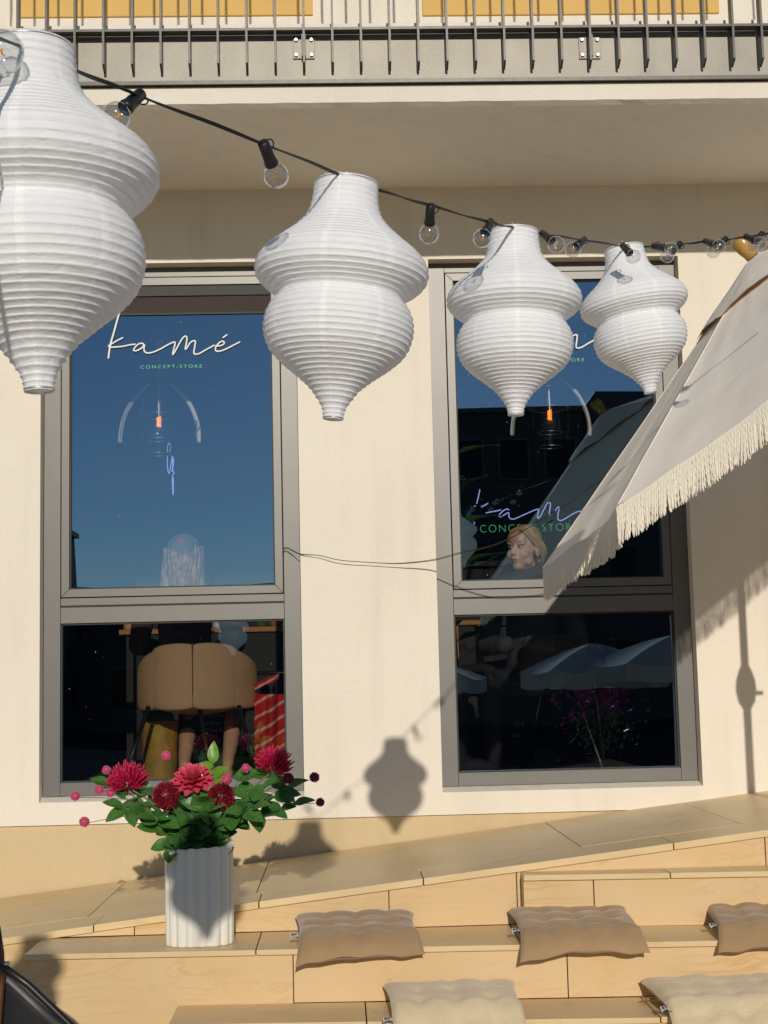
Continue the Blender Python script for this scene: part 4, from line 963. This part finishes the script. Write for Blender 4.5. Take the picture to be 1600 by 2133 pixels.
# person on that chair, back to the street
px_ = PY(385, 1150, 1.0 + DY).x
per = thing('person', 'person seated in the left window, back turned, grey cap and long blond hair', 'person', (px_, CY + .35, FZ))
hc = PY(382, 1163, .95 + DY)
b = MB(); SZ = FZ + .47
capsule(b, (px_, 1.0 + DY, SZ + .06), .13, (px_, .97 + DY, SZ + .30), .12); capsule(b, (px_, .97 + DY, SZ + .30), .13, (px_ - .0, .97 + DY, SZ + .46), .12); capsule(b, (px_ - .17, .98 + DY, SZ + .47), .06, (px_ + .17, .98 + DY, SZ + .47), .06)
capsule(b, (px_, .97 + DY, SZ + .5), .05, (hc.x, .97 + DY, hc.z - .08), .05); b.ell((hc.x, .95 + DY, hc.z + .0), (.075, .095, .11))
for sx_ in (-1, 1):
    capsule(b, (px_ + sx_ * .19, .98 + DY, SZ + .46), .05, (px_ + sx_ * .25, 1.08 + DY, SZ + .22), .042); capsule(b, (px_ + sx_ * .25, 1.08 + DY, SZ + .22), .042, (px_ + sx_ * .12, 1.30 + DY, SZ + .20), .032)
    capsule(b, (px_ + sx_ * .12, 1.30 + DY, SZ + .20), .03, (px_ + sx_ * .07, 1.37 + DY, SZ + .20), .022)
lk = [PY(383, 1500, .95 + DY), PY(484, 1500, .95 + DY)]; fk = [PY(383, 1603, .83 + DY), PY(474, 1592, .83 + DY)]
for s_ in (0, 1):
    kn = Vector((lk[s_].x, 1.42 + DY, SZ - .02)); hip = Vector((px_ + (-.09, .09)[s_], 1.0 + DY, SZ + .05)); an = Vector((fk[s_].x, .84 + DY, FZ + .085))
    capsule(b, hip, .085, kn, .058); mid = kn.lerp(an, .40) + Vector((0, -.02, 0)); capsule(b, kn, .055, mid, .052); capsule(b, mid, .052, an, .030)
    capsule(b, an + Vector((0, -.01, -.05)), .030, an + Vector((0, .14, -.055)), .028); b.ell(an + Vector((0, .18, -.06)), (.036, .05, .022))
voxel(b.build('body', 'skin', per), .011)
b = MB()
for s_ in (0, 1):
    kn = Vector((lk[s_].x, 1.42 + DY, SZ - .02)); hip = Vector((px_ + (-.09, .09)[s_], 1.0 + DY, SZ + .05)); an = Vector((fk[s_].x, .84 + DY, FZ + .085)); capsule(b, hip, .098, kn, .072)
    mid = kn.lerp(an, (.60, .46)[s_]); capsule(b, kn, .070, mid, .055)
capsule(b, (px_ - .06, 1.0 + DY, SZ + .06), .11, (px_ + .06, 1.0 + DY, SZ + .06), .11)
voxel(b.build('trousers', 'dark_cloth', per), .012)
b = MB(); capsule(b, (px_, 1.0 + DY, SZ + .08), .145, (px_, .97 + DY, SZ + .30), .135); capsule(b, (px_, .97 + DY, SZ + .30), .14, (px_, .97 + DY, SZ + .44), .13); capsule(b, (px_ - .17, .98 + DY, SZ + .46), .072, (px_ + .17, .98 + DY, SZ + .46), .072)
for sx_ in (-1, 1): capsule(b, (px_ + sx_ * .19, .98 + DY, SZ + .46), .062, (px_ + sx_ * .25, 1.08 + DY, SZ + .22), .055); capsule(b, (px_ + sx_ * .25, 1.08 + DY, SZ + .22), .054, (px_ + sx_ * .14, 1.27 + DY, SZ + .20), .044)
voxel(b.build('jumper', 'pink_cloth', per), .012)
# long hair falling over the back, many locks
b = MB(); rg = random.Random(3)
for i in range(150):
    a = rg.uniform(-2.3, 2.3); r0 = .085
    s0 = Vector((hc.x + r0 * math.sin(a), .955 + DY - .100 * math.cos(a), hc.z + .01 + rg.uniform(-.02, .05)))
    L_ = rg.uniform(.20, .34); sp = 1.15 + rg.uniform(-.1, .25); pts_ = []
    for q in range(7):
        t = q / 6; pts_.append(Vector((hc.x + (s0.x - hc.x) * (1 + (sp - 1) * t) + .010 * math.sin(t * 6 + i), s0.y - .030 * math.sin(t * 2.4) + .006 * math.cos(t * 5 + i * 2), s0.z - L_ * t)))
    b.tube(pts_, [.010, .012, .012, .011, .010, .008, .003], 6)
b.build('hair', 'hair_ash', per, smooth=True)
b = MB(); b.grid(lambda u, v_: (hc.x + .094 * math.cos(2 * PI * u) * math.sin(v_ * 1.75) ** .9, .95 + DY + .112 * math.sin(2 * PI * u) * math.sin(v_ * 1.75) ** .9, hc.z + .015 + .112 * math.cos(v_ * 1.75)), 32, 12, wrapu=True)
cp_ = b.build('cap', 'cap_grey', per, smooth=True)
b = MB(); b.grid(lambda u, v_: (hc.x - .085 + .17 * u, 1.05 + DY + .09 * math.sin(PI * u) * v_, hc.z + .002 - .012 * v_), 12, 4); b.build('peak', 'cap_grey', cp_, smooth=True)
t_ = PY(377, 1129, .86 + DY); b = MB(); b.obox((t_.x, hc.y - .098, t_.z), (.015, 0, 0), (0, .004, .004), (0, -.004, .007)); b.build('cap_label', 'label_red', cp_)
# woven basket with a green bag, chalkboard, striped cloth on the right
bs = PY(330, 1560, .60); bw = (PY(366, 1560, .60).x - PY(292, 1560, .60).x) / 2; bz1 = PY(333, 1503, .60).z
BY = .66
bk = thing('basket', 'yellow woven basket on the floor behind the tub chair legs', 'basket', (bs.x, BY, FZ))
b = MB(); nr_ = 26
for i in range(nr_):
    z = FZ + .012 + (bz1 - FZ - .015) * i / (nr_ - 1); r = bw * (.90 + .10 * i / nr_)
    b.tube([(bs.x + r * math.cos(2 * PI * j / 28), BY + r * .8 * math.sin(2 * PI * j / 28), z + .0025 * math.sin(j * PI / 1.0 + (i % 2) * PI)) for j in range(29)], .0068, 5, cap=False)
stuff(b.build('weave', 'basket', bk, smooth=True)); MB().lathe([(bw * .85, .0), (bw * .86, bz1 - FZ - .02)], 24, (bs.x, BY, FZ + .002), cap0=True).build('liner', 'basket', bk)
b = MB(); b.ell((bs.x, BY, bz1 + .015), (bw * .85, bw * .7, .05)); gb = voxel(b.build('green_bag', 'green_bag'), .012, 2); tag(gb, 'dark green bag stuffed into the yellow basket', 'bag')
k0 = PY(400, 1480, 1.0); k1 = PY(475, 1610, 1.0)
cbd = thing('chalkboard', 'small black chalkboard with a white handwritten coffee menu behind the tub chair', 'sign', ((k0.x + k1.x) / 2, 1.02, FZ))
MB().box(k0.x, k1.x, 1.00, 1.015, FZ + .03, k0.z + .12).build('board', 'chalkboard', cbd, bevel=.003); MB().box(k0.x - .012, k0.x - .001, 0.99, 1.02, FZ, k0.z + .13).build('frame', 'black_metal', cbd)
for tx, ty, s_ in (('C', 1488, 409), ('M', 1503, 410), ('L', 1521, 411), ('Te', 1540, 414), ('appuccino', 1494, 422), ('coffee', 1510, 428), ('Your L', 1525, 428)):
    textmesh(tx, .034 if len(tx) > 2 else .038, 'chalk', 'chalk_line', cbd, facing(PY(s_, ty, .997)), .0004, .95)
st = thing('striped_cloth', 'red cloth with pale slanting stripes hanging at the right of the left window', 'cloth', (PY(562, 1560, .45).x, .45, FZ))
def dr_(u, v_):
    p = PY(530 + 70 * u, 1446 + (1640 - 1446) * v_, .42); return p + Vector((0, .03 * math.sin(u * 9 + v_ * 1.5) + .012 * math.sin(u * 21), 0))
o = MB().grid(dr_, 24, 16).build('drape', 'red_stripe', st, smooth=True); so_ = o.modifiers.new('t', 'SOLIDIFY'); so_.thickness = .006
b = MB(); b.grid(lambda u, v_: PY(530 + 50 * u, 1424 - 22 * u + 14 * v_, .42) + Vector((0, .02 * math.sin(u * 7), 0)), 12, 4); o = b.build('fold', 'red_stripe', st, smooth=True); so_ = o.modifiers.new('t', 'SOLIDIFY'); so_.thickness = .006
q0 = PY(560, 1402, .5); MB().tube([(q0.x - .25, .5, q0.z), (q0.x + .4, .5, q0.z)], .010, 8).build('rail', 'black_metal', st, smooth=True)
MB().tube([(q0.x + .15, .5, q0.z), (q0.x + .15, .5, FZ)], .010, 8).build('post', 'black_metal', st, smooth=True)
# wooden cheese-shaped stool tops / bar behind the glass top edge
sh = thing('shelf', 'light wooden shelf with jars at the top of the lower left pane', 'shelf', (PY(420, 1310, 1.8).x, 1.8, FZ))
a_ = PY(250, 1316, 1.8); e_ = PY(600, 1306, 1.8); MB().box(a_.x, e_.x, 1.75, 1.95, a_.z - .02, a_.z + .01).build('board', 'orange_wood', sh, bevel=.003)
for x_ in (a_.x + .06, e_.x - .06): MB().box(x_ - .02, x_ + .02, 1.78, 1.92, FZ, a_.z - .021).build('leg', 'room_dark', sh)
for i, (x_, c_) in enumerate(((270, 'skin'), (300, 'orange_wood'), (455, 'label_white'), (545, 'leaf_green'), (575, 'orange_wood'))):
    q = PY(x_, 1300, 1.84); jr = MB(); jr.lathe([(.03, 0), (.036, .01), (.036, .09), (.022, .11), (.022, .125), (.001, .125)], 14, (q.x, 1.84, a_.z + .0105), cap0=True)
    tag(jr.build('jar', c_, smooth=True), ['tan jar at the left end of the shelf behind the glass', 'orange jar second on the shelf behind the glass', 'white jar in the middle of the shelf behind the glass', 'green jar near the right end of the shelf behind the glass', 'orange jar last at the right end of the shelf behind the glass'][i], 'jar', 'jars on the shelf')
# pendant lamps
STR = [[(560, 797), (500, 840), (430, 920), (360, 1010), (300, 1130), (265, 1260), (250, 1410)], [(765, 797), (830, 845), (930, 940), (1000, 1050), (1050, 1180), (1070, 1290), (1072, 1410)]]
def pendant(dx, Y, label, k=1.0):
    def LP(x, y): return PY(200 + x / 5, 640 + y / 5, Y) + Vector((dx, 0, 0))
    c_ = LP(655, 1100); root = thing('pendant_lamp', label, 'lamp', LP(655, 750), 'glass pendant lamps behind the windows')
    ax = c_.x
    b = MB(); b.tube([(ax, Y, 2.6), (ax, Y, LP(655, 580).z)], .004, 6); b.build('cord', 'black_cord', root)
    z = lambda y: LP(655, y).z
    MB().lathe([(.020, z(500)), (.024, z(520)), (.012, z(570)), (.014, z(600)), (.014, z(740)), (.026, z(755)), (.030, z(790))], 18, (ax, Y, 0)).build('neck', 'brass', root, smooth=True)
    pr = []
    for (x0_, y0_), (x1_, y1_) in zip(STR[0], STR[1]): pr.append(((LP(x1_, y1_).x - LP(x0_, y0_).x) / 2, z((y0_ + y1_) / 2)))
    MB().lathe(pr, 40, (ax, Y, 0)).build('glass_bell', 'clear_glass', root, smooth=True)
    for st_ in STR:
        pp = smoothpath([LP(*q) for q in st_], 5); MB().tube(pp, [.012 * (.5 + .5 * min(1, i / 10)) for i in range(len(pp))], 8, flat=(0, 1, 0)).build('highlight_band', 'white_vinyl', root, smooth=True)  # white bands added for the highlights along the bell's edges
    r1 = (LP(810, 1100).x - LP(390, 1100).x) / 2
    MB().lathe([(r1 * .45, z(905)), (r1 * .75, z(960)), (r1, z(1130)), (r1 * 1.02, z(1380))], 32, (ax, Y, 0)).build('inner_glass', 'clear_glass', root, smooth=True)
    b = MB()
    for yy, rr in ((905, r1 * .46), (1130, r1), (1380, r1 * .62), (1530, r1 * .6)): b = MB(); b.tube([(ax + rr * math.cos(j * PI / 16), Y + rr * math.sin(j * PI / 16), z(yy)) for j in range(33)], .0025, 6); b.build('rim', 'wire', root, smooth=True)
    MB().lathe([(r1 * .61, z(1380)), (r1 * .6, z(1530))], 28, (ax, Y, 0)).build('lower_glass', 'clear_glass', root, smooth=True)
    b = MB(); b.tube([(ax, Y, z(790)), (ax, Y, z(1140))], .004, 6); b.build('rod', 'wire', root)
    b = MB(); b.tube([(ax + .012 * math.sin(i * 1.1), Y + .004 * math.cos(i * 1.1), z(1140) + (z(1245) - z(1140)) * i / 30) for i in range(31)], .0022, 5); b.build('filament', MATS['hot_filament'], root)
    MB().lathe([(.004, z(1120)), (.020, z(1160)), (.026, z(1210)), (.018, z(1260)), (.001, z(1275))], 20, (ax, Y, 0)).build('bulb', 'clear_glass', root, smooth=True)
mat('hot_filament', (1, .3, .05), .4, emit=(1.0, .22, .03), estr=6.0)
pendant(0, .9, 'bell-shaped glass pendant lamp with glowing filament in the left window')
pendant(PY(1145, 862, 1.1).x - PY(331, 868, 1.1).x, 1.1, 'bell-shaped glass pendant lamp with glowing filament in the right window')
# tag hanging in front of the left lamp
tg = thing('hanging_tag', 'grey tag with a white label hanging above the left pendant lamp', 'tag', PY(333, 700, .7))
t0_ = PY(333, 706, .7); MB().box(t0_.x - .026, t0_.x + .026, .69, .70, t0_.z - .05, t0_.z + .05).build('card', 'cap_grey', tg, bevel=.006); MB().box(t0_.x - .021, t0_.x + .021, .686, .6895, t0_.z - .035, t0_.z - .015).build('sticker', 'label_white', tg)
b = MB(); b.tube([(t0_.x, .695, t0_.z + .05), (t0_.x + .005, .695, t0_.z + .08), (t0_.x, .695, t0_.z + .11)], .004, 6); b.tube([(t0_.x, .695, t0_.z + .11), (t0_.x, .695, 2.6)], .001, 5); b.build('loop', 'wire', tg)
# narrow blue script seen edge-on in the left window
ns = thing('neon_sign', 'thin blue neon scribble under the left pendant lamp', 'sign', PY(357, 975, 1.3))
for st_ in ([(745, 1510), (745, 1460), (762, 1412), (779, 1450), (770, 1510)], [(745, 1545), (743, 1640), (752, 1712), (764, 1727), (778, 1650), (798, 1548), (800, 1640), (790, 1720), (806, 1640), (808, 1580), (800, 1690), (815, 1720), (796, 1762), (798, 1860), (803, 1955), (806, 1860), (804, 1770)]):
    MB().tube(smoothpath([PY(200 + x / 5, 640 + y / 5, 1.3) for x, y in st_], 5), .0028, 6).build('tube', 'blue_neon', ns, smooth=True)
# neon shop sign in the right window
NY = 1.15
ns = thing('neon_sign', 'blue neon script over green neon capitals deep in the right window', 'sign', PY(1090, 1085, NY))
NE = [[(265, 265), (245, 360), (220, 460)], [(190, 715), (184, 748)], [(380, 455), (285, 510)], [(345, 590), (450, 570), (560, 548)],
      [(668, 552), (645, 535), (590, 560), (530, 625), (560, 642), (640, 592), (665, 590), (668, 640), (700, 674), (760, 666), (900, 605), (1055, 540), (1080, 560), (1065, 640), (1078, 664), (1120, 610), (1190, 470), (1220, 445), (1245, 465), (1235, 550), (1226, 610), (1250, 616)],
      [(1308, 570), (1345, 513), (1366, 525), (1350, 610), (1350, 675), (1390, 696), (1460, 662), (1600, 580), (1700, 560), (1760, 520), (1740, 500), (1690, 560), (1690, 620), (1740, 640), (1900, 560)]]
for st_ in NE: MB().tube(smoothpath([PY(960 + x / 6.667, 980 + y / 6.667, NY) for x, y in st_], 5), .0032, 6).build('script_tube', 'blue_neon', ns, smooth=True)
a = PY(960 + 270 / 6.667, 980 + 862 / 6.667, NY); e = PY(960 + 1625 / 6.667, 980 + 852 / 6.667, NY)
o = textmesh('CONCEPT-STORE', .062, 'green_neon', 'caption', ns, facing(a), .001, 1.2, off=-.0016); xs = [v.co.x for v in o.data.vertices]; k = (e.x - a.x) / (max(xs) - min(xs)); x0 = min(xs)
for v in o.data.vertices: v.co.x = a.x + (v.co.x - x0) * k
# ------------------------------------------------------------------ woman looking out of the right window
WY = .42
wc = PY(1090, 1143, WY)
wo = thing('person', 'fair-haired woman in black looking out over her shoulder in the right window', 'person', (wc.x + .05, WY + .15, FZ))
HR = Matrix.Rotation(math.radians(-38), 3, 'Z') @ Matrix.Rotation(math.radians(4), 3, 'Y')     # face turned to the viewer's left
H = lambda x, y, z: wc + HR @ Vector((x, y, z))       # head space: -y is the way she faces
b = MB()
b.ell(H(0, .018, .035), (.072, .090, .088), 24, 16, HR); b.ell(H(0, -.020, -.030), (.058, .066, .072), 24, 16, HR); b.ell(H(0, -.040, -.088), (.032, .034, .026), 16, 12, HR)
for s_ in (-1, 1):
    b.ell(H(.036 * s_, -.052, -.030), (.026, .026, .026), 14, 10, HR); b.ell(H(.046 * s_, -.020, -.062), (.020, .034, .026), 14, 10, HR); b.ell(H(.028 * s_, -.072, .022), (.026, .016, .010), 12, 8, HR)
b.ell(H(0, -.062, .045), (.050, .030, .036), 16, 12, HR)
capsule(b, H(0, -.080, .012), .0085, H(0, -.098, -.026), .0115, 10); b.ell(H(0, -.092, -.030), (.017, .012, .009), 10, 8, HR)
b.ell(H(0, -.078, -.054), (.022, .014, .012), 12, 8, HR); b.ell(H(0, -.074, -.066), (.019, .013, .009), 12, 8, HR)
for s_ in (-1, 1): b.ell(H(.077 * s_, .012, -.012), (.009, .020, .032), 12, 8, HR @ Matrix.Rotation(.25, 3, 'X'))
nb = wc + Vector((.035, .03, -.185)); capsule(b, H(0, .022, -.06), .046, nb, .054); capsule(b, nb + Vector((-.15, .02, -.04)), .055, nb + Vector((.17, .03, -.04)), .055)
capsule(b, nb + Vector((0, .03, -.08)), .11, nb + Vector((0, .05, -.42)), .12)
SW = FZ + .47
for s_ in (-1, 1):
    capsule(b, nb + Vector((.18 * s_, .03, -.05)), .046, nb + Vector((.23 * s_, -.02, -.30)), .040); capsule(b, nb + Vector((.23 * s_, -.02, -.30)), .040, nb + Vector((.08 * s_ - .1, -.18, -.30)), .032)
    capsule(b, nb + Vector((.09 * s_, .05, -.46)), .085, (nb.x + .09 * s_ - .30, WY + .12, SW), .06); capsule(b, (nb.x + .09 * s_ - .30, WY + .12, SW), .055, (nb.x + .09 * s_ - .30, WY + .14, FZ + .06), .032); capsule(b, (nb.x + .09 * s_ - .30, WY + .14, FZ + .035), .03, (nb.x + .09 * s_ - .42, WY + .12, FZ + .03), .025)
voxel(b.build('body', 'skin_face', wo), .0055, 3)
b = MB(); capsule(b, nb + Vector((-.13, .02, -.035)), .072, nb + Vector((.17, .03, -.03)), .075); capsule(b, nb + Vector((0, .03, -.08)), .125, nb + Vector((0, .05, -.42)), .135); capsule(b, nb + Vector((.0, .02, .035)), .062, nb + Vector((0, .03, -.06)), .10)
for s_ in (-1, 1): capsule(b, nb + Vector((.18 * s_, .03, -.05)), .060, nb + Vector((.23 * s_, -.02, -.30)), .053); capsule(b, nb + Vector((.23 * s_, -.02, -.30)), .053, nb + Vector((.06 * s_ - .1, -.22, -.30)), .045)
capsule(b, PY(1038, 1222, WY - .09), .040, PY(1150, 1190, WY - .06), .058)
voxel(b.build('top', 'charcoal_knit', wo), .010, 4)
b = MB()
for s_ in (-1, 1):
    capsule(b, nb + Vector((.09 * s_, .05, -.46)), .10, (nb.x + .09 * s_ - .30, WY + .12, SW), .075); capsule(b, (nb.x + .09 * s_ - .30, WY + .12, SW), .07, (nb.x + .09 * s_ - .30, WY + .14, FZ + .07), .05)
voxel(b.build('trousers', 'black_cloth', wo), .013, 4)
b = MB()
for s_ in (-1, 1): capsule(b, (nb.x + .09 * s_ - .30, WY + .14, FZ + .045), .042, (nb.x + .09 * s_ - .43, WY + .12, FZ + .038), .036)
voxel(b.build('shoes', 'black_cloth', wo), .010, 3)
for s_ in (-1, 1):
    ey = H(.029 * s_, -.0775, .004); b = MB(); b.ell(ey, (.0125, .008, .0065), 12, 8, HR); e_ = b.build('eye', 'eye_white', wo, smooth=True)
    b = MB(); b.ell(H(.027 * s_, -.0845, .004), (.0055, .003, .0055), 10, 8, HR); b.build('iris', 'iris', e_, smooth=True)
    b = MB(); b.tube([H(.013 * s_, -.086, .026), H(.030 * s_, -.085, .031), H(.047 * s_, -.072, .027)], [.0032, .0036, .0018], 6); b.build('eyebrow', 'brow', wo, smooth=True)
    b = MB(); b.tube([H(.016 * s_, -.0845, .0085), H(.029 * s_, -.087, .0125), H(.043 * s_, -.078, .008)], [.0014, .0019, .0014], 6); b.build('eyelashes', 'brow', wo, smooth=True)
b = MB(); b.tube([H(-.021, -.0865, -.060), H(-.008, -.0935, -.057), H(0, -.0945, -.058), H(.008, -.0935, -.057), H(.022, -.086, -.0585)], [.0018, .0042, .0046, .0042, .0018], 6); b.build('lips', 'lip', wo, smooth=True)
b = MB(); er = H(.083, .006, -.048); b.tube([er + Vector((.008 * math.sin(j * PI / 6), 0, -.010 + .010 * math.cos(j * PI / 6))) for j in range(13)], .0014, 5); b.build('earring', 'gold', wo, smooth=True)
b = MB(); rg = random.Random(9)   # hair swept back from a parting, over the crown and down behind the ear
for i in range(230):
    f = rg.uniform(-1, 1); s_ = 1 if f > 0 else -1; g = rg.random()
    st0 = H(.006 * s_ + .030 * f, -.066 + .055 * g, .098 - .012 * abs(f) + .012 * math.sin(g * 3))
    m1_ = H(.076 * s_ * (.75 + .25 * abs(f)), -.034 + .075 * g - .0, .062 - .030 * abs(f)); m2_ = H(.083 * s_, .030 + .055 * g, .005 - .02 * abs(f)); m3_ = H(.068 * s_ * (1 - .35 * g), .078 + .035 * g, -.075); m4_ = H(.050 * s_ * (1 - .4 * g) , .090 + .02 * g, -.17 - .06 * rg.random())
    pp = smoothpath([st0, m1_, m2_, m3_, m4_], 4); b.tube(pp, [.0045 + .002 * math.sin(PI * q / len(pp)) for q in range(len(pp))], 5)
b.ell(H(0, .035, .045), (.076, .082, .082), 20, 14, HR)
b.build('hair', 'hair', wo, smooth=True)
# stool, rug and plant in the right window
rgp = [PY(955, 1622, .2), PY(1140, 1600, .9)]
o = MB().grid(lambda u, v_: (.50 + .46 * u + .02 * math.sin(v_ * 5), .30 + .85 * v_, FZ + .006 + .004 * noise.noise(Vector((u * 4, v_ * 6, 2)))), 16, 20).build('rug', 'rug', smooth=True); so_ = o.modifiers.new('t', 'SOLIDIFY'); so_.thickness = .005
tag(o, 'black and white patterned rug at the bottom left of the right window', 'rug')
pl_ = thing('house_plant', 'tall green house plant at the left edge of the right window', 'plant', (.62, .75, FZ))
MB().lathe([(.11, 0), (.14, .02), (.16, .26), (.15, .27), (.145, .22), (.001, .22)], 24, (.62, .78, FZ), cap0=True).build('pot', 'room_dark', pl_, smooth=True)
plm = leaf_mesh('leaf', .34, .25, .3, 4, 10); plm.materials.append(MATS['plant_leaf']); rg = random.Random(2)
b = MB(); b.tube([(.62, .78, FZ + .2), (.60, .76, .4), (.61, .74, 1.15)], [.014, .011, .006], 8); b.build('stem', 'stem', pl_, smooth=True)
for i in range(15):
    t = i / 14; p = Vector((.61, .76, .2 + 1.05 * t)); a = i * 2.4; d = Vector((math.cos(a), math.sin(a) * .7, .55))
    child_local('leaf', plm, None, pl_, orient(p, d, Vector((0, -.3, 1)), rg.uniform(.22, .34)))
ft = thing('folding_table', 'table on thin steel legs standing in the right window', 'table', (1.25, 1.1, FZ))
MB().lathe([(.30, .0), (.31, .006), (.31, .020), (.30, .026), (.001, .026)], 36, (1.28, 1.2, .02), cap0=True).build('top', 'room_dark', ft)
for (x0_, y0_, x1_, y1_) in ((1.24, 1.0, 1.36, .78), (1.42, 1.3, 1.5, 1.5), (1.15, 1.3, 1.05, 1.45)): b = MB(); b.tube([(x0_, y0_, .02), (x1_, y1_, FZ)], .006, 8); b.build('leg', 'wire', ft, smooth=True)
sg_ = PY(1068, 1505, 1.6); bd = thing('chalkboard', 'dark board with two chalked words low in the right window', 'sign', (sg_.x, 1.62, FZ)); MB().box(sg_.x - .16, sg_.x + .12, 1.605, 1.62, FZ, sg_.z + .22).build('board', 'chalkboard', bd)
textmesh('Sie', .052, 'chalk', 'chalk_line', bd, facing(PY(1072, 1514, 1.6)), .0004); textmesh('ok', .044, 'chalk', 'chalk_line', bd, facing(PY(1066, 1535, 1.6)), .0004)
bm_ = thing('bar_stool', 'orange wooden stool behind the top left of the lower right pane', 'stool', (PY(985, 1300, 1.3).x, 1.3, FZ)); q = PY(980, 1298, 1.3)
MB().box(q.x - .10, q.x + .06, 1.22, 1.42, q.z - .014, q.z + .014).build('seat', 'orange_wood', bm_, bevel=.006)
for dx_, dy_ in ((-.09, 1.24), (.05, 1.24), (-.09, 1.40), (.05, 1.40)): MB().box(q.x + dx_ - .014, q.x + dx_ + .014, dy_ - .014, dy_ + .014, FZ, q.z - .0145).build('leg', 'orange_wood', bm_)

# ------------------------------------------------------------------ across the street (seen in the panes)
def mir(px, py, d): q = PY(px, py, d + 2 * YGL); return q.x, q.z
def house(name, label, x0, x1, yb, depth, z1, wm_, ridge=0.0, wins=(3, 2), gable=0.0):
    root = thing(name, label, 'building', ((x0 + x1) / 2, -yb - depth / 2, -1.5), 'houses across the street')
    MB().box(x0, x1, -yb - depth, -yb, -1.5, z1).build('wall', wm_, root)
    if ridge > 0:
        zr = z1 + ridge; b = MB(); e = .35
        b.add([(x0 - e, -yb + e, z1), (x1 + e, -yb + e, z1), (x1 + e, -yb - depth - e, z1), (x0 - e, -yb - depth - e, z1), (x0 + gable, -yb - depth / 2, zr), (x1 - gable, -yb - depth / 2, zr)], [(0, 1, 5, 4), (2, 3, 4, 5), (1, 2, 5), (3, 0, 4), (0, 3, 2, 1)])
        b.build('roof', 'roof_tile', root)
    else: MB().box(x0 - .15, x1 + .15, -yb - depth - .15, -yb + .15, z1 + .001, z1 + .18).build('cornice', 'far_frame', root)
    nx, nz_ = wins; W_ = (x1 - x0) / nx; Hh = (z1 + 1.5) / nz_
    for i in range(nx):
        for j in range(nz_):
            cx_ = x0 + W_ * (i + .5); cz = -1.5 + Hh * (j + .55); f_ = MB(); rect_frame(f_, cx_ - .55, cx_ + .55, cz - .75, cz + .75, .08, -yb + .002, -yb + .06); wf = f_.build('window', 'far_frame', root); MB().box(cx_ - .47, cx_ + .47, -yb + .003, -yb + .02, cz - .67, cz + .67).build('pane', 'far_window', wf)
DB = 45.0
xa, za = mir(760, 866, DB); xb, _ = mir(1208, 866, DB)
house('town_house', 'flat topped house across the street reflected in the right window', xa, xb, DB, 8, za, 'house_wall', 0, (5, 3))
xc, zc = mir(1214, 868, DB); xd, zd = mir(1236, 838, DB)
house('gabled_house', 'house with red tiled roof across the street reflected behind the parasol', xb + .1, xb + 16, DB + .5, 8, za - .3, 'house_wall_b', 1.9, (6, 3), 1.2)
xl, zl = mir(163, 1112, DB); house('corner_house', 'house across the street reflected at the left edge of the left window', xl - 12, xl - .3, DB, 1.5, zl, 'house_wall_b', 0, (5, 2))
x1_, z1_ = mir(150, 1231, DB + 2)
house('low_building', 'long low building across the street closing the reflection at the bottom', xl - 8, xa + .5, DB + 2.5, 5, z1_, 'house_wall', 0, (9, 2))
def far_parasol(px, py, d, R_, h, label):
    x, z = mir(px, py, d); root = thing('parasol', label, 'parasol', (x, -d, -1.5), 'plain parasols across the terrace')
    b = MB(); n = 8
    for k in range(n):
        a0 = 2 * PI * k / n; a1 = 2 * PI * (k + 1) / n
        def fn(u, v_): 
            p = Vector((math.cos(a0), math.sin(a0), 0)).lerp(Vector((math.cos(a1), math.sin(a1), 0)), u) * R_ * v_; return (x + p.x, -d + p.y, z - h * v_ ** 1.3 - .03 * math.sin(PI * u) * v_)
        b = MB(); b.grid(fn, 6, 8); b.grid(lambda u, v_: tuple(Vector(fn(u, 1.0)) - Vector((0, 0, .16 * v_))), 6, 2); b.build('canopy_panel', 'parasol_far', root, smooth=True)
    b = MB(); b.tube([(x, -d, z + .05), (x, -d, -1.49)], .022, 10); b.build('pole', 'black_metal', root, smooth=True)
    MB().box(x - .25, x + .25, -d - .25, -d + .25, -1.499, -1.44).build('foot', 'concrete', root, bevel=.01)
far_parasol(1235, 1347, 9.2, .80, .28, 'pale parasol standing behind the viewer, reflected in the lower right pane')
far_parasol(1405, 1322, 8.6, .98, .32, 'second pale parasol behind the viewer, reflected at the right end of the lower right pane')
far_parasol(868, 1368, 11.0, .9, .28, 'third pale parasol behind the viewer, reflected at the left edge of the right window')
# bougainvillea-like shrub in a pot behind the viewer
x, z = mir(1245, 1440, 9.9); root = thing('flowering_shrub', 'magenta flowering potted shrub reflected in the lower right pane', 'shrub', (x, -9.9, -1.5)); rg = random.Random(6)
MB().lathe([(.18, 0), (.22, .03), (.27, .42), (.25, .43), (.24, .38), (.001, .38)], 24, (x, -9.9, -1.5), cap0=True).build('pot', 'room_dark', root, smooth=True)
for nm, mt, nn, zz_, sp in (('blossom', 'magenta', 420, .0, .42), ('foliage', 'leaf_dark', 260, -.35, .36)):
    b = MB()
    for i in range(nn):
        c_ = Vector((x, -9.9, z + zz_)) + Vector((rg.gauss(0, sp * .5), rg.gauss(0, sp * .5), rg.gauss(0, sp * .42))); a_ = Vector((rg.gauss(0, 1), rg.gauss(0, 1), rg.gauss(0, 1))).normalized(); o_ = a_.orthogonal().normalized(); q_ = a_.cross(o_); s_ = rg.uniform(.02, .045)
        b.add([c_ - o_ * s_, c_ + q_ * s_ * .6, c_ + o_ * s_, c_ - q_ * s_ * .6], [(0, 1, 2, 3)])
    stuff(b.build(nm, mt, root))
b = MB(); b.tube([(x, -9.9, -1.12), (x + .03, -9.9, -.6), (x, -9.9, z)], [.025, .02, .01], 8); b.build('stem', 'stem_brown', root, smooth=True)
